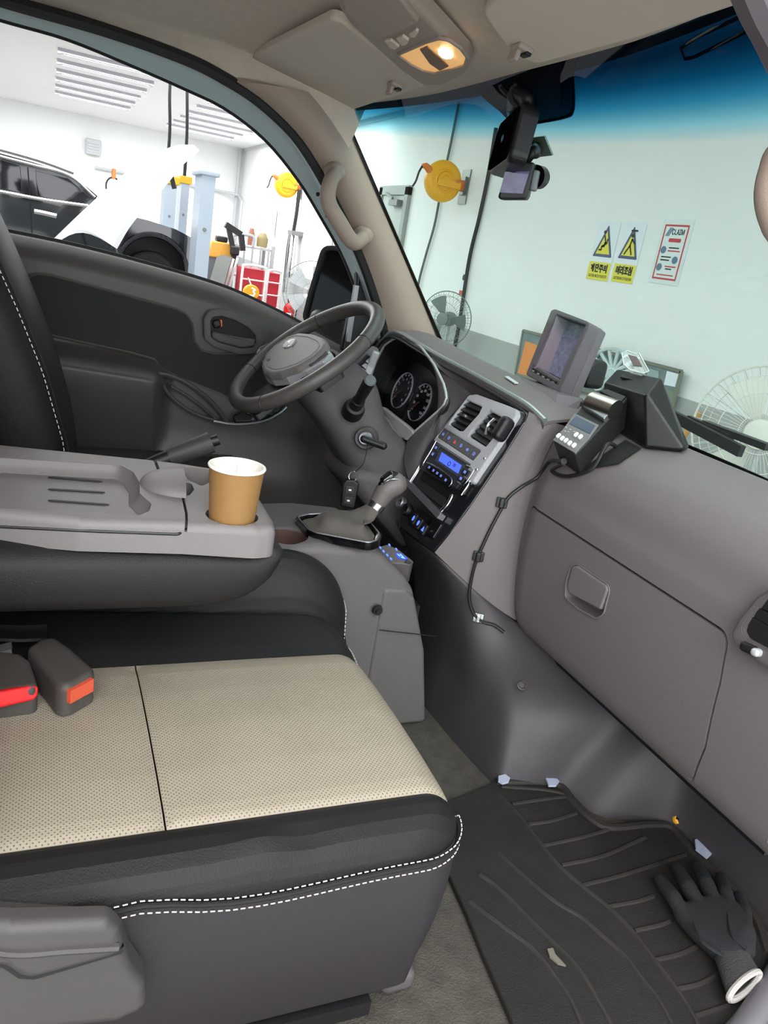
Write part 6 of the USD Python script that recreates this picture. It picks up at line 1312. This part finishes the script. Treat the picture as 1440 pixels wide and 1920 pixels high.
part(t, 'side_lever', bar(pfm.at(*pfm.px([(1096, 752)])[0], -.004), pfm.at(*pfm.px([(1092, 762)])[0], .004), .008), PM)
t = thing('ribbed_mat', 'dark ribbed rubber pad under the fare meter', 'mat', hit(DM, 1165, 850)[0])
rows = []
for s in np.linspace(0, 1, 12):
    a = np.array((1090, 884)) * (1 - s) + np.array((1172, 830)) * s; b = np.array((1160, 872)) * (1 - s) + np.array((1200, 845)) * s
    rows.append([hit(DM, *(a * (1 - k) + b * k), .002)[0] for k in np.linspace(0, 1, 8)])
part(t, 'pad', grid(rows, .003), RUBBER, smooth=60)
part(t, 'ribs', [tube(np.array(r_) + [0, 0, .002], .0018, 5) for r_ in np.array([spline(np.array(rows)[:, j], 2) for j in range(8)]).transpose(1, 0, 2)[::1]], RUBBER, kind='stuff')
# black box behind the meter with a clear badge holder on top
t = thing('black_device', 'black sloping plastic device standing behind the fare meter', 'device', P(1215, 800, x=1.0))
part(t, 'body', hullpts([P(1141, 722, x=.985), P(1214, 745, x=.955), P(1160, 701, x=1.02), P(1234, 718, x=1.0), P(1282, 836, x=1.03), P(1140, 790, x=1.0), P(1216, 832, x=.965), P(1276, 838, x=1.0)], .008), mat('device_black', (15, 14, 16), .42, grain=.0003), smooth=50)
part(t, 'grille', prism(Frame(P(1195, 712, x=1.0), (-.3, 0, 1), (1, 0, 0)).px([(1165, 703), (1222, 716), (1214, 722), (1163, 709)]), Frame(P(1195, 712, x=1.0), (-.3, 0, 1), (1, 0, 0)), .003, .001), BLACKP)
ACR = usdkit.material(stage, '/World/Looks/acrylic', {'t': ('transparent_bsdf', {'color': (.86, .88, .87)}), 'g': ('glossy_bsdf', {'color': (1, 1, 1), 'roughness': .05}), 'm': ('mix_closure', {'fac': .14})}, [('t.BSDF', 'm.closure1'), ('g.BSDF', 'm.closure2')], surface='m.closure')
ch = Frame(P(1188, 690, x=1.0), (-.55, -.35, .75)); t = thing('badge_holder', 'clear acrylic badge holder lying on the black device', 'badge holder', ch.o)
ho = poly_clean(ch.px([(1166, 668), (1176, 664), (1192, 670), (1198, 668), (1216, 702), (1206, 706), (1182, 700), (1170, 690)])); part(t, 'clear_case', prism(ho, ch, .008, .002), ACR)
part(t, 'label', prism(ch.px([(1178, 672), (1194, 676), (1204, 694), (1188, 692)]), ch, .001, base=.0085), mat('label_maroon', (78, 52, 56), .4)); part(t, 'edge', tube([ch.at(x, y, .008) for x, y in np.array(ho.exterior.coords)[:-1]], .0014, 5, closed=True), mat('acrylic_edge', (196, 202, 200), .2))
o = hit(DM, 958, 715)
cardf = Frame(o[0] + o[1] * .002, o[1], (1, 0, 0)); solo('parking_card', prism(sbox(-.022, -.004, .022, .005), cardf, .002), mat('card_pale', (190, 200, 206), .4), 'small pale card lying on the dash left of the display unit', 'card')
# cable taped along the dash
CAB = mat('cable_black', (28, 27, 29), .45)
start = pfm.at(*pfm.px([(1050, 842)])[0], -.03)
cp_ = np.vstack([[start], on_dash([(1034, 868), (1005, 892), (975, 912), (952, 932), (936, 960), (920, 990), (905, 1022), (893, 1050), (884, 1085), (881, 1120), (890, 1150), (906, 1166), (925, 1172), (944, 1186)], .005)])
t = thing('meter_cable', 'black cable running from the fare meter down beside the glovebox', 'cable', start)
part(t, 'lead', tube(spline(cp_, 6), .0034, 8), CAB)
lp = [start + [0, 0, -.005], *on_dash([(1040, 884), (1058, 894), (1085, 893)], .007), *on_dash([(1118, 880)], .008), hit(DM, 1146, 850, .02)[0], pfm.at(*pfm.px([(1162, 800)])[0], -.070)]
part(t, 'loop', tube(spline(np.array(lp), 7), .0036, 8), CAB); part(t, 'plug', tube([start, start + nrm(cp_[1] - start) * .02], .006, 10), CAB)
for i, (u, v) in enumerate(((941, 942), (897, 1042), (897, 1158))):
    h = hit(DM, u, v, .004); f_ = Frame(h[0], h[1]); tt_ = thing('cable_clip', ['black adhesive cable clip nearest the fare meter', 'black adhesive cable clip halfway down the dash', 'small clear tape clip near the glovebox corner'][i], 'clip', h[0])
    part(tt_, 'base', rbox((0, 0, 0), (.022, .020, .005), .002, f_), CAB if i < 2 else ACR); part(tt_, 'arch', rbox((0, 0, .005), (.010, .020, .008), .003, f_), CAB if i < 2 else ACR)
# wiper outside
def ws_out(u, v, o): p = WSP(u, v); return p + nrm((1, 0, .735)) * o
t = thing('wiper', 'black windshield wiper lying at the base of the glass', 'wiper', ws_out(1320, 830, .03))
part(t, 'blade', bar(ws_out(1240, 786, .02), ws_out(1374, 858, .02), .012, .02), RUBBER); part(t, 'arm', bar(ws_out(1290, 815, .04), ws_out(1400, 868, .05), .018, .012), BLACKP); part(t, 'claw', bar(ws_out(1268, 800, .03), ws_out(1345, 842, .035), .010, .012), BLACKP)
wh = P(1312, 772, x=4.45); wh2 = np.array([4.15, wh[1] + .12, .02])
solo('wooden_handle', tube([wh2, wh], .022, 10), mat('wood_handle', (190, 140, 80), .6), 'wooden broom handle leaning on the wall left of the ivory fan', 'handle')
# ================================================================ FLOOR MAT, GLOVE, TAPE
FM = mat('mat_rubber', (29, 26, 23), .8, grain=.0025, scale=500, vary=.35, vscale=14); FMR = mat('mat_ridge', (40, 36, 32), .75, grain=.001, scale=500, vary=.25, vscale=20)
MZ = .803; mF = Frame((.85, .75, MZ), (0, 0, 1), (1, 0, 0)); zpx = lambda L: [(720 + a / 2, 1300 + b / 2) for a, b in L]
t = thing('floor_mat', 'worn black moulded floor mat with raised ribs in the passenger footwell', 'floor mat', (.8, .75, .795))
edge = zpx([(420, 332), (640, 338), (700, 395), (780, 472), (850, 503), (1000, 492), (1080, 502), (1150, 580), (1250, 680), (1340, 770), (1400, 860), (1440, 980)])
mo2 = mF.px(edge + [(1440, 1960), (1100, 2060), (985, 1990), (962, 1925), (938, 1868), (906, 1795), (874, 1715), (840, 1640), (800, 1520)])
part(t, 'sheet', prism(mo2, mF, .010, .003, base=-.006), FM)
mt = mF.up(.004)
def ridge(zp, r=.004, n=6): return tube(spline([mt.at(*mt.px([p])[0], .0) for p in zpx(zp)], n), r, 7, flat=((0, 0, 1), .8))
part(t, 'rim', ridge([(420, 332), (640, 338), (700, 395), (780, 472), (850, 503), (1000, 492), (1080, 502), (1150, 580), (1250, 680), (1340, 770), (1400, 860), (1440, 980)], .008), FMR)
for zp in [[(430, 600), (530, 690), (640, 780), (740, 840), (820, 910), (900, 980), (960, 1060), (1030, 1150), (1080, 1240)], [(360, 680), (440, 740), (600, 900), (720, 1020), (800, 1150), (850, 1240)], [(320, 780), (440, 870), (560, 960), (640, 1060), (700, 1150), (740, 1240)], [(430, 380), (490, 440), (540, 500), (600, 580), (660, 650), (740, 720), (840, 800), (930, 890), (1010, 995), (1090, 1100), (1160, 1210), (1200, 1300)], [(480, 415), (620, 395), (710, 385)], [(540, 492), (630, 478), (720, 450)], [(592, 572), (720, 545), (840, 512)], [(665, 645), (820, 610), (980, 540)], [(742, 720), (900, 680), (1130, 605)], [(840, 800), (950, 780), (1010, 760)], [(940, 890), (1030, 870), (1070, 855)], [(1015, 1000), (1100, 980), (1170, 950)], [(1100, 1108), (1180, 1090), (1260, 1050)], [(1165, 1210), (1230, 1190), (1290, 1170)], [(440, 350), (600, 362), (690, 380)]]:
    part(t, 'rib', ridge(zp), FMR)
TAPE = mat('tape_blue', (176, 184, 206), .5, vary=.08, vscale=80)
for i, (pts_, lb) in enumerate([([(424, 330), (450, 324), (468, 338), (462, 352), (440, 358), (424, 348)], 'scrap of pale blue tape on the mat edge, leftmost'), ([(594, 326), (615, 336), (634, 332), (652, 350), (640, 366), (612, 366), (606, 348)], 'torn scrap of pale blue tape on the mat edge, second from left'), ([(1158, 570), (1176, 566), (1190, 590), (1216, 606), (1222, 622), (1204, 638), (1162, 604)], 'scrap of pale blue tape on the mat edge beside the glove')]):
    o = mt.px(zpx(pts_)); solo('tape_scrap', prism(o, mt, .004, base=.009), TAPE, lb, 'tape')
o = mt.at(*mt.px([(1267, 1547)])[0], .013)
t = thing('cable_stopper', 'small yellow plug stuck at the front edge of the floor mat', 'plug', o); part(t, 'cap', lathe([(0, .008), (.007, .008), (.010, .004), (.010, -.006), (0, -.006)], 18, o, (-.5, -.6, .6)), YEL); part(t, 'slot', bar(o + [-.008, -.002, .006], o + [.0, -.008, .006], .003), BLACKP)
t = thing('leaf_scrap', 'small dry scrap of paper lying on the floor mat', 'scrap', mt.at(*mt.px([(1030, 1795)])[0])); part(t, 'scrap', prism(mt.px(zpx([(610, 965), (632, 962), (640, 985), (680, 1028), (650, 1020), (620, 995)])), mt, .003, base=.001), mat('scrap_grey', (108, 102, 92), .8))
# work glove
GLV = mat('glove_black', (27, 29, 32), .85, grain=.002, scale=700); GLK = mat('glove_knit', (58, 57, 58), .95, grain=.004, scale=500); GLW = mat('glove_cuff', (172, 168, 164), .9, grain=.002, scale=500)
gz = lambda a, b, h=.03: P(720 + a / 2, 1300 + b / 2, z=MZ + h)
t = thing('work_glove', 'black rubber coated work glove with pale knit cuff on the floor mat', 'glove', gz(1230, 880, 0))
def chain(pts, rs):
    ms = [m3.Manifold.batch_hull([m3.Manifold.sphere(r0, 16).translate(tuple(map(float, p0))), m3.Manifold.sphere(r1, 16).translate(tuple(map(float, p1)))]) for p0, p1, r0, r1 in zip(pts, pts[1:], rs, rs[1:])]
    return m3.Manifold.batch_boolean(ms, m3.OpType.Add)
palm = m3.Manifold.batch_hull([m3.Manifold.sphere(r, 16).translate(tuple(map(float, p))) for p, r in ((gz(1120, 830, .022), .014), (gz(1185, 800, .024), .014), (gz(1250, 790, .024), .014), (gz(1310, 810, .024), .013), (gz(1350, 900, .026), .017), (gz(1180, 900, .022), .014), (gz(1290, 985, .022), .018), (gz(1350, 960, .022), .016))])
fs = [chain([gz(1135, 850, .022), gz(1085, 765, .030), gz(1035, 700, .022)], [.0125, .012, .0095]), chain([gz(1195, 820, .024), gz(1140, 725, .032), gz(1098, 655, .022)], [.0125, .0125, .0095]), chain([gz(1250, 810, .024), gz(1208, 710, .032), gz(1172, 642, .022)], [.0125, .012, .0095]), chain([gz(1305, 830, .024), gz(1280, 745, .030), gz(1262, 690, .022)], [.0120, .0110, .009]), chain([gz(1130, 850, .02), gz(1050, 800, .018), gz(1010, 760, .014)], [.010, .009, .007]) if False else chain([gz(1350, 900, .024), gz(1352, 820, .026), gz(1330, 762, .020)], [.013, .011, .009])]
hand = tri(m3.Manifold.batch_boolean([palm, *fs], m3.OpType.Add).refine_to_length(.005)); hand.merge_vertices(); trimesh.smoothing.filter_taubin(hand, iterations=8)
part(t, 'hand', hand, GLV, smooth=80)
for (a, b) in (((1160, 860), (1270, 985)), ((1290, 830), (1360, 960))): part(t, 'crease', tube(spline([gz(*a, .040), gz((a[0] + b[0]) / 2 - 20, (a[1] + b[1]) / 2 + 10, .042), gz(*b, .040)], 6), .003, 6), GLV)
c0_, c1_ = gz(1290, 960, .022), gz(1352, 1096, .026); wv = nrm(gz(1410, 1050, .026) - gz(1290, 1140, .026)); ups = np.array([0, 0, 1.])
rows = []
for s in np.linspace(0, 1, 12):
    c_ = c0_ * (1 - s) + c1_ * s; w_ = .031 + .008 * s; h_ = .015 - .004 * s
    rows.append([c_ + wv * w_ * math.cos(a) + ups * (h_ * math.sin(a)) + nrm(c1_ - c0_) * (.004 * s * math.sin(a) * -1) for a in np.arange(28) * 2 * np.pi / 28])
part(t, 'knit_wrist', grid(rows, .0015, closed=True), GLK, smooth=70); part(t, 'cuff', tube(np.array(rows[-1]), .0045, 8, closed=True), GLW)
# door sill strip at the lower right and pale carpet patch
sl = [P(u, v, z=.815) for u, v in [(1320, 2000), (1386, 1938), (1424, 1886), (1452, 1840), (1484, 1780), (1520, 1700)]]
solo('door_sill_trim', tube(spline(sl, 6), .018, 12), mat('sill_mauve', (104, 100, 106), .5), 'grey plastic door sill edge at the lower right corner', 'trim', kind='structure')
solo('trim_2', box((-.6, .40, .70), (1.2, .455, .80)), DASH2, 'dark sill panel along the passenger door opening', 'trim', kind='structure')
